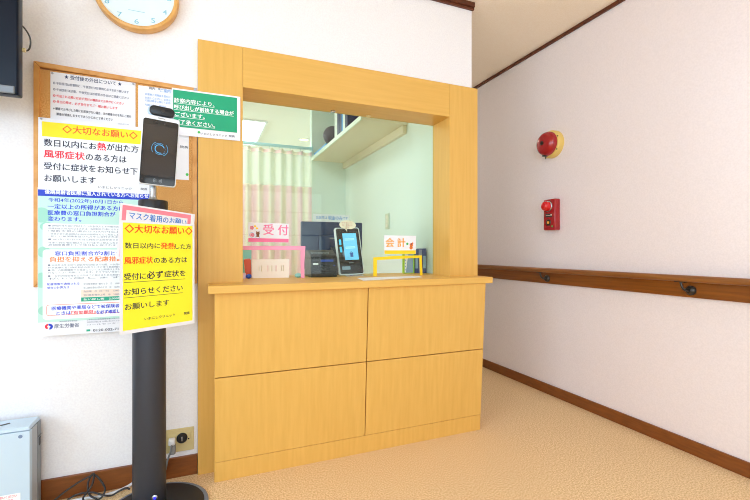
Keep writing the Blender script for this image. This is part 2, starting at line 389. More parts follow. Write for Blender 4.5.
def prints(o, key, X0, Z0):
    """one printed_line child per line of writing"""
    for body, x0, x1, z, h, col, bold in TEXT[key]:
        bm = new(); glyphs(bm, body, x0-X0, x1-X0, z-Z0, h, bold, 0.0012)
        link('printed_line', bm, col, o, local=True)
TEXT = {
  'P1': [
    ('★ 受付後の外出について ★', -0.52, -0.3221, 1.693, 0.0172, 'navy', 1),
    ('◎ 午前受付は診察時に、午後受付は診察時に必ずお戻り願います', -0.557, -0.2967, 1.663, 0.011, 'grey', 1),
    ('◎ 午前受付は診察、午後受付は診察前の外出はご遠慮ください', -0.557, -0.2967, 1.638, 0.011, 'grey', 1),
    ('◎ 外出される際には必ず受付の職員までお声がけください', -0.557, -0.3145, 1.613, 0.011, 'red', 1),
    ('◎ 外出の際は、必ず受付までご一報お願いします', -0.557, -0.3372, 1.59, 0.011, 'red', 1),
    ('※ 順番でお呼びした際にお返事がない場合、次の順番の方を先にご案内', -0.557, -0.2883, 1.562, 0.011, 'dark', 1),
    ('順番が前後しますのであらかじめご了承ください', -0.546, -0.3533, 1.541, 0.011, 'dark', 1),
    ('いまにしクリニック', -0.335, -0.2956, 1.527, 0.0063, 'grey', 0),
  ],
  'P2': [
    ('院内', -0.22, -0.1986, 1.693, 0.0111, 'dark', 1),
    ('ご案内', -0.178, -0.1392, 1.689, 0.0156, 'blue', 0),
    ('診察券と保険証を受付に', -0.236, -0.1392, 1.665, 0.0095, 'blue', 0),
    ('お出しください。お待ち', -0.236, -0.1392, 1.65, 0.0095, 'blue', 0),
    ('の間は椅子に掛けてお待', -0.236, -0.1392, 1.638, 0.0095, 'blue', 0),
    ('ち願います。御用の', -0.236, -0.1563, 1.62, 0.0095, 'blue', 0),
    ('院長', -0.101, -0.0694, 1.453, 0.0114, 'dark', 1),
  ],
  'P3': [
    ('◇大切なお願い◇', -0.524, -0.2628, 1.481, 0.0304, 'red2', 1),
    ('数日以内にお', -0.584, -0.4095, 1.422, 0.0281, 'ink', 1),
    ('熱', -0.406, -0.3767, 1.423, 0.0313, 'red', 2),
    ('が出た方', -0.373, -0.2599, 1.424, 0.0293, 'ink', 1),
    ('風邪症状', -0.584, -0.4501, 1.378, 0.0304, 'red', 2),
    ('のある方は', -0.446, -0.3036, 1.377, 0.0289, 'ink', 1),
    ('受付に症状をお知らせ下', -0.584, -0.2625, 1.33, 0.0286, 'ink', 1),
    ('お願いします', -0.582, -0.4123, 1.283, 0.0281, 'ink', 1),
    ('いまにしクリニック', -0.403, -0.2846, 1.257, 0.01, 'ink', 0),
    ('院長', -0.251, -0.227, 1.258, 0.0102, 'ink', 1),
  ],
  'P4': [
    ('後期高齢者医療に加入されている方へお知らせ', -0.581, -0.2232, 1.229, 0.018, 'white', 2),
    ('令和4年(2022年)10月1日から', -0.571, -0.3159, 1.198, 0.0163, 'blue2', 1),
    ('一定以上の所得がある方は、', -0.572, -0.3029, 1.172, 0.0187, 'blue2', 2),
    ('医療費の窓口負担割合が', -0.571, -0.3433, 1.147, 0.0186, 'blue2', 2),
    ('変わります。', -0.571, -0.4617, 1.123, 0.0184, 'blue2', 2),
    ('窓口負担割合が2割となる方', -0.549, -0.2772, 0.986, 0.0172, 'blue2', 2),
    ('負担を抑える配慮措置', -0.566, -0.3174, 0.963, 0.0203, 'orange', 2),
    ('配慮措置が適用される', -0.574, -0.4678, 0.865, 0.0096, 'blue2', 1),
    ('場合の計算方法', -0.574, -0.5014, 0.851, 0.0096, 'blue2', 1),
    ('医療機関や薬局などで被保険者証を出す', -0.559, -0.2625, 0.769, 0.0152, 'blue2', 2),
    ('ときは', -0.544, -0.4963, 0.749, 0.0148, 'blue2', 2),
    ('『有効期限』', -0.495, -0.413, 0.748, 0.015, 'red', 2),
    ('を必ず確認してください', -0.41, -0.255, 0.746, 0.0154, 'blue2', 2),
    ('厚生労働省', -0.551, -0.4691, 0.698, 0.0168, 'grey', 1),
    ('0120-002-719', -0.421, -0.321, 0.673, 0.0132, 'dark', 1),
    ('後期高齢者医療制度', -0.534, -0.4745, 0.716, 0.0056, 'grey', 0),
    ('■ 課税所得が28万円以上かつ年金収入とその他の合計', -0.57, -0.321, 1.096, 0.0077, 'grey', 0),
    ('所得金額が200万円以上の方は、負担割合が2割になります', -0.57, -0.321, 1.085, 0.0077, 'grey', 0),
    ('（複数世帯の場合は320万円以上）', -0.57, -0.321, 1.075, 0.0077, 'grey', 0),
    ('・世帯の窓口負担割合は前年の所得をもとに判定します', -0.57, -0.321, 1.063, 0.0077, 'grey', 0),
    ('・新しい被保険者証は九月中に交付されます', -0.57, -0.321, 1.054, 0.0077, 'grey', 0),
    ('■ 2022年10月1日から自己負担の上限があります', -0.57, -0.321, 1.042, 0.0077, 'grey', 0),
    ('\u3000外来の負担増加額は月三千円までに抑えられます', -0.57, -0.321, 1.029, 0.0077, 'grey', 0),
    ('\u3000高額療養費として後日払い戻されます。', -0.57, -0.321, 1.02, 0.0077, 'grey', 0),
    ('■ 2022年10月1日から2025年9月30日までの間、一か月の', -0.571, -0.3246, 0.94, 0.0077, 'grey', 0),
    ('\u3000外来医療の窓口負担割合の引き上げに伴う負担増を', -0.571, -0.3246, 0.93, 0.0077, 'grey', 0),
    ('■ 同一の医療機関での受診については上限額以上支払', -0.571, -0.3246, 0.92, 0.0077, 'grey', 0),
    ('\u3000わなくてよい取扱いとします。そうでない場合は', -0.571, -0.3246, 0.91, 0.0077, 'grey', 0),
    ('■ 一か月の負担増を三千円までに抑えるための差額を', -0.571, -0.3246, 0.897, 0.0077, 'grey', 0),
    ('\u3000払い戻します', -0.571, -0.3246, 0.887, 0.0077, 'grey', 0),
    ('窓口負担割合1割のとき\u3000①\u30005,000円', -0.454, -0.321, 0.862, 0.0082, 'grey', 0),
    ('窓口負担割合2割のとき\u3000②\u300010,000円', -0.454, -0.321, 0.847, 0.0082, 'grey', 0),
    ('負担増\u3000③（②－①）\u30005,000円', -0.454, -0.321, 0.832, 0.0082, 'grey', 0),
    ('窓口負担増の上限\u3000④\u30003,000円', -0.454, -0.321, 0.817, 0.0082, 'grey', 0),
    ('払い戻し等\u30002,000円', -0.454, -0.321, 0.8, 0.0091, 'white', 1),
    ('ご不明な点は後期高齢者医療広域連合又は', -0.442, -0.3246, 0.717, 0.0062, 'grey', 0),
    ('市区町村の窓口までお問い合わせください', -0.442, -0.3246, 0.707, 0.0062, 'grey', 0),
    ('コールセンター', -0.442, -0.3246, 0.697, 0.0062, 'grey', 0),
  ],
  'P5': [
    ('診察内容により、', -0.124, 0.039, 1.652, 0.0194, 'white', 2),
    ('呼び出しが前後する場合が', -0.124, 0.1212, 1.623, 0.0196, 'white', 2),
    ('ございます。', -0.12, -0.0016, 1.592, 0.0194, 'white', 2),
    ('ご了承ください。', -0.12, 0.0416, 1.559, 0.0194, 'white', 2),
    ('いまにしクリニック', -0.018, 0.0924, 1.518, 0.0099, 'ink', 0),
    ('院長', 0.101, 0.1256, 1.519, 0.01, 'ink', 1),
  ],
  'clock': [
  ],
}
# ================================================================== THE SETTING
H = 2.44
XL, XR, YB, YF = -2.3, 2.21, -3.2, 6.6
bm = new(); box(bm, XL-.1, XR+.1, YB-.1, YF+.1, -.1, 0); struct('floor', bm, 'floor')
bm = new(); box(bm, XL-.1, XR+.1, YB-.1, 2.12, H, H+.1); box(bm, 1.385, XR+.1, 2.12, YF+.1, H, H+.1)
struct('ceiling', bm, 'ceiling')
bm = new(); box(bm, XL-.1, 1.385, 2.12, YF+.1, H, H+.1); struct('ceiling_inner', bm, 'inner_ceiling')
bm = new(); box(bm, XR, XR+.1, YB-.1, YF+.1, 0, H); struct('wall_right', bm, 'wallpaper_bounce')
bm = new(); box(bm, XL, -.0305, 2.02, 2.12, 0, H); box(bm, -.0305, 1.443, 2.02, 2.12, 1.940, H)
box(bm, .162, 1.276, 2.02, 2.12, 0, .817)
struct('wall_front', bm, 'wallpaper')
# reception side wall, back wall stub, far walls, corridor end
bm = new(); box(bm, 1.33, 1.443, 2.1835, YF, 0, H); struct('wall_side', bm, 'inner_wall')
bm = new(); box(bm, .98, 1.33, 4.03, 4.11, 0, H); struct('wall_rear', bm, 'inner_wall')
bm = new(); box(bm, XL, 1.33, YF, YF+.1, 0, H); struct('wall_far', bm, 'inner_wall')
bm = new(); box(bm, 1.443, XR, 4.7, 4.8, 0, H); struct('wall_end', bm, 'wallpaper_bounce')
# left wall with a wide window, back wall with a glazed door
bm = new(); box(bm, XL-.1, XL, YB, YF, 0, .9); box(bm, XL-.1, XL, YB, YF, 2.1, H)
box(bm, XL-.1, XL, YB, -1.9, .9, 2.1); box(bm, XL-.1, XL, .9, 4.5, .9, 2.1); box(bm, XL-.1, XL, 6.1, YF, .9, 2.1); struct('wall_left', bm, 'wallpaper')
bm = new(); box(bm, XL, -2.0, YB-.1, YB, 0, H); box(bm, .1, .55, YB-.1, YB, 0, H); box(bm, -2.0, .1, YB-.1, YB, 0, .9); box(bm, -2.0, .1, YB-.1, YB, 2.2, H); box(bm, 2.1, XR, YB-.1, YB, 0, H); box(bm, .55, 2.1, YB-.1, YB, 2.1, H)
struct('wall_back', bm, 'wallpaper')
bm = new()
for a, b in ((-1.9,-1.84),(-.53,-.47),(.84,.9)): box(bm, XL-.08, XL-.02, a, b, .9, 2.1)
for a, b in ((.9,.96),(2.04,2.1)): box(bm, XL-.08, XL-.02, -1.84, .84, a, b)
w = struct('window_1', bm, 'silver')
bm = new(); box(bm, XL-.055, XL-.049, -1.84, .84, .96, 2.04); link('glazing', bm, 'doorglass', w)
bm = new()
for a, b in ((4.5,4.56),(6.04,6.1)): box(bm, XL-.08, XL-.02, a, b, .9, 2.1)
for a, b in ((.9,.96),(2.04,2.1)): box(bm, XL-.08, XL-.02, 4.56, 6.04, a, b)
w = struct('added_window_2', bm, 'silver')  # window added in the far room to brighten the inner ceiling
b3 = new()
for a, b in ((-2.0,-1.94),(-.98,-.92),(.04,.1)): box(b3, a, b, YB-.08, YB-.02, .9, 2.2)
for a, b in ((.9,.96),(2.14,2.2)): box(b3, -1.94, .04, YB-.08, YB-.02, a, b)
w3 = struct('window_3', b3, 'silver')
b3 = new(); box(b3, -1.94, .04, YB-.055, YB-.049, .96, 2.14); link('glazing', b3, 'doorglass', w3)
bm = new(); box(bm, XL-.055, XL-.049, 4.56, 6.04, .96, 2.04); link('glazing', bm, 'doorglass', w)
bm = new()
for a, b in ((.55,.61),(1.295,1.355),(2.04,2.1)): box(bm, a, b, YB-.08, YB-.03, 0, 2.1)
for a in (0.0, .42, .84, 1.26, 1.68, 2.05): box(bm, .61, 2.04, YB-.07, YB-.04, a, a+(.05 if a in (0.0,2.05) else .022))
d = struct('door_1', bm, 'silver')
bm = new(); box(bm, .61, 2.04, YB-.058, YB-.052, .04, 2.05); link('glazing', bm, 'doorglass', d)

# skirting and ceiling trims
bm = new(); prism_xy(bm, [(XL,2.008),(-.031,2.008),(-.031,2.0195),(XL,2.0195)], 0, .088, .002); struct('baseboard_front', bm, 'trim')
bm = new(); box(bm, 2.198, 2.2095, YB, 4.7, 0, .069, .002); struct('baseboard_right', bm, 'trim')
bm = new()
b_ = [(2.02,2.409),(2.009,2.409),(2.005,2.417),(2.005,2.4395),(2.02,2.4395)]
for y0, z0, y1, z1 in ((2.006,2.398,2.0195,2.4395),(1.999,2.412,2.0195,2.4395)): box(bm, XL, 1.452, y0, y1, z0, z1, .001)
struct('trim_front', bm, 'trimdark')
bm = new(); box(bm, 2.196, 2.2095, YB, 4.7, 2.418, 2.4395, .001); struct('trim_right', bm, 'trimdark')

# ================================================================== RECEPTION COUNTER
win = thing('reception_window', 'light wood framed reception window with a glass pane above the counter', 'window', (.6,2.1,0))
P0, P1 = 1.995, 2.183
bm = new(); box(bm, -.0295, .1612, P0, P1, 0, 1.938, .0012); link('post', bm, 'wood', win)
bm = new(); box(bm, 1.2768, 1.467, P0, P1, 0, 1.938, .0012); link('post', bm, 'wood', win)
bm = new(); box(bm, .1618, 1.2762, P0, P1, 1.752, 1.938, .0012); link('header', bm, 'wood_h', win)
bm = new()
prism(bm, [(.1615,1.7519),(1.2765,1.7519),(1.2765,.8525),(1.186,.8525),(1.186,.950),(.897,.950),(.897,.8525),(.486,.8525),(.486,1.002),(.1615,1.002)], 2.167, 2.172)
link('glass_pane', bm, 'glass', win)
bm = new()
tape_p = [(.1625,1.0),(.466,1.0),(.466,.945),(.469,.8525),(.487,.8525),(.486,.93),(.492,1.021),(.1625,1.021)]
prism(bm, tape_p, 2.163, 2.1665)
o = link('tape_edging', bm, 'pink', win); o['label'] = 'pink tape edging'
bm = new()
prism(bm, [(.881,.8525),(.902,.8525),(.902,.943),(1.176,.954),(1.180,.8525),(1.196,.8525),(1.191,.968),(1.03,.9665),(.881,.958)], 2.163, 2.1665)
o = link('tape_edging', bm, 'ytape', win); o['label'] = 'yellow tape edging'
for x in (.64, .845):
    bm = new(); lathe(bm, [(0,0),(.012,0),(.014,-.004),(.010,-.010),(0,-.011)], 20, Matrix.Translation((x,2.150,1.752)))
    link('stopper', bm, 'silver' if x < .7 else 'brass', win, smooth=True)

cnt = thing('reception_counter', 'light wood panelled reception counter standing on the speckled floor', 'counter', (.73,1.95,0))
def yf(z): return 1.903-.062*z
bm = new()
hexa(bm, [(.041,yf(0)+.018,0),(1.413,yf(0)+.018,0),(1.413,1.9945,0),(.041,1.9945,0),
          (.041,yf(.818)+.018,.818),(1.413,yf(.818)+.018,.818),(1.413,1.9945,.818),(.041,1.9945,.818)])
link('carcass', bm, 'wood_edge', cnt)
def panel(name, x0, x1, z0, z1):
    b = new(); t = .0175
    hexa(b, [(x0,yf(z0),z0),(x1,yf(z0),z0),(x1,yf(z0)+t,z0),(x0,yf(z0)+t,z0),(x0,yf(z1),z1),(x1,yf(z1),z1),(x1,yf(z1)+t,z1),(x0,yf(z1)+t,z1)], .0012)
    link(name, b, 'wood', cnt)
for x0, x1 in ((.039,.7258),(.7302,1.415)):
    panel('front_panel', x0, x1, .4578, .818); panel('front_panel', x0, x1, .0878, .4536)
panel('plinth', .039, 1.415, 0, .0862)
for xa, xb in ((.037,.0405),(1.4135,1.417)):
    b = new(); hexa(b, [(xa,yf(0)+.003,0),(xb,yf(0)+.003,0),(xb,1.9945,0),(xa,1.9945,0),(xa,yf(.818)+.003,.818),(xb,yf(.818)+.003,.818),(xb,1.9945,.818),(xa,1.9945,.818)])
    link('end_panel', b, 'wood', cnt)

bm = new()
prism_xy(bm, [(.0115,1.818),(1.458,1.846),(1.458,1.9945),(1.2762,1.9945),(1.2762,2.1835),(1.3295,2.1835),(1.3295,2.42),(.1618,2.42),(.1618,1.9945),(.0115,1.9945)], .819, .852, .0025)
ct = link('countertop', bm, 'wood_h'); setorigin(ct, (.7,1.95,.819))
tag(ct, 'light wood countertop shelf running in front of the reception window', 'countertop')

# ================================================================== RIGHT WALL
hr = thing('handrail', 'brown wooden handrail with back board running along the bare side wall', 'handrail', (2.2,1.5,.77))
bm = new(); box(bm, 2.191, 2.2098, YB+.3, 4.65, .768, .858, .003); link('back_board', bm, 'rail', hr)
bm = new(); pr = rrect(2.128, 2.166, .846, .878, .013, 5)
b = new(); vs = [b.verts.new((x, YB+.35, z)) for x, z in pr]; f = b.faces.new(vs)
r = bmesh.ops.extrude_face_region(b, geom=[f]); bmesh.ops.translate(b, vec=(0,4.6-YB-.35,0), verts=[v for v in r['geom'] if isinstance(v, bmesh.types.BMVert)])
bmesh.ops.recalc_face_normals(b, faces=b.faces[:]); merge(bm, b)
link('rail', bm, 'railtop', hr, smooth=True)
for y in (3.1, 2.19, 1.275, .36, -.55):
    bm = new()
    lathe(bm, [(0,.016),(.012,.016),(.018,.012),(.024,.004),(.024,0),(0,0)], 28, Matrix.Translation((2.191,y,.803)) @ Matrix.Rotation(-PI/2,4,'Y'))
    tube(bm, spline([(2.184,y,.803),(2.165,y+.004,.802),(2.150,y+.014,.815),(2.147,y+.022,.846)], 6), .0055, 10)
    box(bm, 2.135, 2.16, y-.002, y+.044, .8425, .8465, .001)
    link('bracket', bm, 'bracket', hr, smooth=True)

bell = thing('fire_bell', 'round red fire bell on a yellow base, on the wall above the alarm box', 'bell', (2.21,2.155,1.72))
RX = Matrix.Translation((2.2103,2.155,1.723)) @ Matrix.Rotation(-PI/2,4,'Y')   # local z points out of the right wall
bm = new(); lathe(bm, [(0,0),(.093,0),(.093,.030),(.089,.040),(.080,.046),(0,.046)], 48, RX)
bs = link('base', bm, 'bellyellow', bell, smooth=True)
for a in (25, 155, 215, 325):
    bm = new(); lathe(bm, [(0,.0365),(.004,.0355),(.005,.032),(0,.032)], 10, RX @ Matrix.Translation((.085*math.sin(math.radians(a)), .085*math.cos(math.radians(a)), .0085)))
    link('screw', bm, 'bracket', bs)
bm = new(); lathe(bm, [(0,.102),(.020,.1015),(.046,.097),(.063,.089),(.075,.076),(.081,.060),(.082,.050),(.078,.0475),(0,.0475)], 48, RX); link('gong', bm, 'firered', bell, smooth=True)
bm = new(); lathe(bm, [(0,.108),(.006,.108),(.0065,.105),(.014,.1045),(.014,.1015),(0,.101)], 20, RX); link('centre_nut', bm, 'bracket', bell, smooth=True)
bm = new(); box(bm, 2.140, 2.175, 2.158, 2.186, 1.640, 1.650, .002); tube(bm, [(2.157,2.17,1.641),(2.157,2.17,1.622)], .004, 8); link('striker', bm, 'bracket', bell)

al = thing('fire_alarm_box', 'small red fire alarm box with a red lamp, on the wall below the fire bell', 'fire alarm', (2.21,2.145,1.137))
bm = new(); box(bm, 2.162, 2.2103, 2.094, 2.196, 1.135, 1.346, .007, 3); link('case', bm, 'firered', al, smooth=True)
AX = lambda y, z: Matrix.Translation((2.1625, y, z)) @ Matrix.Rotation(-PI/2,4,'Y')
bm = new(); lathe(bm, [(0,0),(.037,0),(.037,.006),(.034,.010),(0,.010)], 32, AX(2.152,1.297)); lb = link('lamp_base', bm, 'silver', al, smooth=True)
bm = new(); lathe(bm, [(0,.010),(.033,.010),(.033,.026),(.029,.038),(.018,.047),(0,.050)], 32, AX(2.152,1.297)); link('lamp', bm, 'lampred', al, smooth=True)
bm = new(); box(bm, 2.160, 2.1628, 2.118, 2.174, 1.224, 1.246, .001); nl = link('name_plate', bm, 'black', al)
bm = new(); box(bm, 2.1594, 2.1602, 2.120, 2.130, 1.232, 1.242); box(bm, 2.1594, 2.1602, 2.134, 2.170, 1.233, 1.236); link('plate_print', bm, 'peach', nl)
bm = new(); lathe(bm, [(0,0),(.022,0),(.022,.003),(.019,.005),(.015,.003),(0,.003)], 28, AX(2.150,1.187)); pb = link('push_button_ring', bm, 'bracket', al, smooth=True)
bm = new(); lathe(bm, [(0,.003),(.009,.003),(.009,.006),(0,.007)], 20, AX(2.150,1.187)); link('push_button', bm, 'amber', pb, smooth=True)
bm = new(); lathe(bm, [(0,0),(.006,0),(.005,.003),(0,.003)], 14, AX(2.118,1.160)); link('test_lamp', bm, 'leaf', al)

# ================================================================== FRONT WALL, LEFT PART
clk = thing('wall_clock', 'round wall clock with wooden rim and pale numerals, high on the wall', 'clock', (-.266,2.02,2.085))
CX = Matrix.Translation((-.266,2.0195,2.085)) @ Matrix.Rotation(PI/2,4,'X')   # local z out of the wall
bm = new(); lathe(bm, [(0,0),(.156,0),(.161,.006),(.161,.036),(.158,.042),(.150,.044),(.144,.040),(.142,.030),(0,.030)], 72, CX); link('rim', bm, 'clockwood', clk, smooth=True)
bm = new(); lathe(bm, [(0,.0302),(.1425,.0302),(.1425,.032),(0,.032)], 72, CX); face = link('face', bm, 'clockface', clk)
for k in range(1, 13):
    bm = new(); a = math.radians(90-30*k); s = str(k); wd = .016*len(s)
    glyphs(bm, s, .123*math.cos(a)-wd/2, .123*math.cos(a)+wd/2, .123*math.sin(a), .026, 0, .0325)
    bmesh.ops.transform(bm, matrix=CX, verts=bm.verts); link('numeral', bm, 'clockprint', face)
bm = new(); box(bm, -.03, .03, -.0815, -.080, .0322, .0327)
bmesh.ops.transform(bm, matrix=CX, verts=bm.verts); link('dial_print', bm, 'clockprint', face)
for nm, L_, wd, ang in (('hour_hand',.075,.006,40),('minute_hand',.11,.004,-50)):
    bm = new(); box(bm, -wd/2, wd/2, -.015, L_, .034, .0355, 0, mx=CX @ Matrix.Rotation(math.radians(ang),4,'Z')); link(nm, bm, 'clockhand', clk)

tv = thing('television', 'black glossy television with a silver bottom strip, mounted high beside the wall clock', 'television', (-.945,1.80,1.525))
bm = new(); box(bm, -1.318, -.585, 1.752, 1.795, 1.525, 1.993, .006, 3); box(bm, -1.22, -.72, 1.795, 1.86, 1.58, 1.92, .012)
link('cabinet', bm, 'tvbezel', tv, smooth=True)
bm = new(); box(bm, -1.269, -.642, 1.7495, 1.754, 1.596, 1.954); link('screen', bm, 'tvscreen', tv)
bm = new(); box(bm, -1.313, -.593, 1.7465, 1.753, 1.526, 1.552, .003); link('bottom_strip', bm, 'tvstrip', tv)
bm = new(); box(bm, -1.07, -.87, 1.86, 1.875, 1.65, 1.85); box(bm, -1.00, -.94, 1.87, 2.012, 1.72, 1.78); box(bm, -1.08, -.86, 2.008, 2.0195, 1.64, 1.86); link('wall_mount', bm, 'black', tv)
bm = new(); tube(bm, spline([(-.612,1.792,1.790),(-.586,1.80,1.778),(-.570,1.81,1.745),(-.576,1.812,1.705),(-.602,1.792,1.690)], 8), .0026, 8); cb = link('cable', bm, 'bracket', tv, smooth=True)
bm = new(); box(bm, -.5855, -.5765, 1.785, 1.796, 1.688, 1.70, .001); link('plug', bm, 'brass', cb)

nb = thing('notice_board', 'wood framed cork notice board covered with notices on the wall under the clock', 'notice board', (-.326,2.01,.855))
bm = new(); box(bm, -.602, -.050, 2.002, 2.0195, .872, 1.712); link('cork_panel', bm, 'cork', nb)
Yb0, Yb1 = 1.9925, 2.0195
bm = new(); prism(bm, [(-.618,.855),(-.599,.874),(-.599,1.718),(-.618,1.737)], Yb0, Yb1, .0015); link('frame_rail', bm, 'board_frame', nb)
bm = new(); prism(bm, [(-.0325,.852),(-.0515,.872),(-.0515,1.699),(-.0325,1.717)], Yb0, Yb1, .0015); link('frame_rail', bm, 'board_frame', nb)
bm = new(); prism(bm, [(-.6175,1.7375),(-.5985,1.7185),(-.052,1.6995),(-.033,1.7175)], Yb0, Yb1, .0015); link('frame_rail', bm, 'board_frame', nb)
bm = new(); prism(bm, [(-.6175,.8545),(-.5985,.8735),(-.052,.8715),(-.033,.8515)], Yb0, Yb1, .0015); link('frame_rail', bm, 'board_frame', nb)
bm = new(); box(bm, -.046, -.034, 1.9905, 1.9927, 1.703, 1.716, .0005, mx=None); o = link('corner_fitting', bm, 'pin', nb); o['label'] = 'small grey corner fitting'

YC = 2.0018    # cork face
p1 = poster('notice_sheet', 'white notice with a starred title and two red lines, pinned highest on the cork board', 'notice', -.566, 1.495, .294, .2118, YC, group=None)
prints(p1, 'P1', -.566, 1.495)
p2 = poster('notice_sheet', 'white sheet with pale blue print, mostly hidden behind the green notice and tablet', 'notice', -.262, 1.309, .196, .390, YC)
prints(p2, 'P2', -.262, 1.309)
bm = new(); disc(bm, .189, .024, .006, .0012); link('printed_dot', bm, 'leaf', p2, local=True)

p4 = poster('health_insurance_poster', 'pale mint poster with blue title band, lowest on the cork board', 'poster', -.604, .662, .389, .583, 1.99245)
X0, Z0 = -.604, .662
bm = new(); flat(bm, [(.001,.054),(.388,.054),(.388,.575),(.001,.575)], .0008); bg = link('tinted_ground', bm, 'mint', p4, local=True)
for x, y, r, s in ((.012,.475,.03,1),(.03,.43,.018,1.3),(.02,.33,.022,1),(.012,.22,.03,.8),(.025,.10,.02,1.2),(.37,.50,.03,1),(.375,.2,.03,1)):
    bm = new(); flat(bm, [(max(.001,min(.388,x+s*r*math.cos(2*PI*k/20))), y+r*math.sin(2*PI*k/20)) for k in range(20)], .0009)
    link('leaf_mark', bm, 'mint2', p4, local=True)
bm = new(); flat(bm, [(.001,.550),(.388,.550),(.388,.575),(.001,.575)], .001); link('title_band', bm, 'bandblue', p4, local=True)
bm = new(); flat(bm, rrect(.016,.38,.347,.443,.012), .001); flat(bm, rrect(.016,.38,.064,.340,.012), .001); link('text_panel', bm, 'white', p4, local=True)
bm = new(); flat(bm, [(.142,.130),(.37,.130),(.37,.1465),(.142,.1465)], .0011); link('table_total_row', bm, 'teal', p4, local=True)
bm = new(); flat(bm, [(.142,.1475),(.37,.1475),(.37,.177),(.142,.177)], .0011); link('table_row', bm, 'peach', p4, local=True)
bm = new(); q = rrect(.028,.378,.079,.122,.008); q2 = rrect(.0295,.3765,.0805,.1205,.007)
vs1 = [bm.verts.new((x,y,.0011)) for x,y in q]; vs2 = [bm.verts.new((x,y,.0011)) for x,y in q2]
for k in range(len(q)): bm.faces.new((vs1[k], vs1[(k+1)%len(q)], vs2[(k+1)%len(q)], vs2[k]))
link('box_outline', bm, 'redo', p4, local=True)
bm = new(); ring(bm, .0335, .037, .0035, .0105, .0012, 90, 260, 20); link('emblem', bm, 'red', p4, local=True)
bm = new(); ring(bm, .0375, .036, .0035, .0115, .0012, -90, 110, 20); link('emblem', bm, 'bandblue', p4, local=True)
bm = new(); flat(bm, [(.160,.008),(.173,.008),(.173,.016),(.160,.016)], .0012); link('phone_mark', bm, 'teal', p4, local=True)
prints(p4, 'P4', X0, Z0)

p3 = poster('request_notice', 'white notice with yellow title band and large red and black writing', 'notice', -.602, 1.238, .393, .281, 1.9917)
bm = new(); flat(bm, [(.012,.208),(.381,.208),(.381,.266),(.012,.266)], .0008); link('title_band', bm, 'yellow', p3, local=True)
prints(p3, 'P3', -.602, 1.238)

p5 = poster('green_notice', 'green notice with white underlined writing, overlapping board and wood post', 'notice', -.133, 1.501, .283, .203, 1.9917)
bm = new(); flat(bm, [(.005,.036),(.269,.036),(.269,.196),(.005,.196)], .0008); link('green_ground', bm, 'green', p5, local=True)
prints(p5, 'P5', -.133, 1.501)
bm = new()
for body, x0, x1, z, h, col, bold in TEXT['P5'][:4]: flat(bm, [(x0+.133, z-1.501-h*.66), (x1+.133, z-1.501-h*.66), (x1+.133, z-1.501-h*.58), (x0+.133, z-1.501-h*.58)], .0012)
link('underline', bm, 'white', p5, local=True)
bm = new(); disc(bm, .108, .021, .0055, .0012); link('clover_mark', bm, 'leaf', p5, local=True)

for x, z, y, lb in ((-.559,1.700,2.0012,'grey push pin at the corner of the starred notice nearer the television'),(-.279,1.700,2.0012,'grey push pin at the corner of the starred notice nearer the green notice'),
                    (-.592,1.513,1.9911,'grey push pin at the corner of the yellow banded notice'),(-.183,1.694,2.0012,'grey push pin at the top of the pale blue printed sheet')):
    bm = new(); lathe(bm, [(0,0),(.0035,0),(.0025,.003),(.004,.005),(.003,.007),(0,.0072)], 14)
    o = link('push_pin', bm, 'pin', smooth=True); o.location = (x, y, z); o.rotation_euler = (PI/2,0,0); tag(o, lb, 'pin', 'pins on the cork board')

# outlet with plugs
ou = thing('wall_outlet', 'beige wall outlet plate low on the wall beside the wood post', 'outlet', (-.105,2.02,.112))
bm = new(); box(bm, -.163, -.046, 2.0135, 2.0195, .110, .212, .002); link('plate', bm, 'brass', ou)
bm = new(); box(bm, -.150, -.060, 2.0105, 2.0138, .142, .196, .002); link('insert', bm, 'brass', ou)
OX = Matrix.Translation((-.0935,2.0106,.171)) @ Matrix.Rotation(PI/2,4,'X')
bm = new(); lathe(bm, [(0,0),(.022,0),(.022,.006),(.019,.009),(0,.009)], 28, OX); so = link('round_socket', bm, 'black', ou, smooth=True)
bm = new(); box(bm, -.002, .002, -.009, .009, .009, .012, mx=OX); link('centre_pin', bm, 'silver', so)
bm = new(); box(bm, -.070, -.064, 2.0092, 2.0108, .160, .166); link('small_hole', bm, 'black', ou)
pl = thing('power_plug', 'white plug with grey cord pushed into the beige wall outlet', 'plug', (-.133,1.995,.165))
bm = new(); box(bm, -.146, -.120, 1.982, 2.0104, .153, .180, .005, 3); link('plug_body', bm, 'whiteplastic', pl, smooth=True)
bm = new(); box(bm, -.140, -.118, 1.985, 2.010, .112, .153, .006, 3); link('adaptor', bm, 'greyplastic', pl, smooth=True)
bm = new(); tube(bm, spline([(-.133,1.985,.158),(-.137,1.985,.13),(-.150,1.995,.09),(-.165,2.002,.03),(-.20,2.0025,.0065),(-.24,2.002,.006)],8), .0042, 10); link('cord', bm, 'greyplastic', pl, smooth=True)

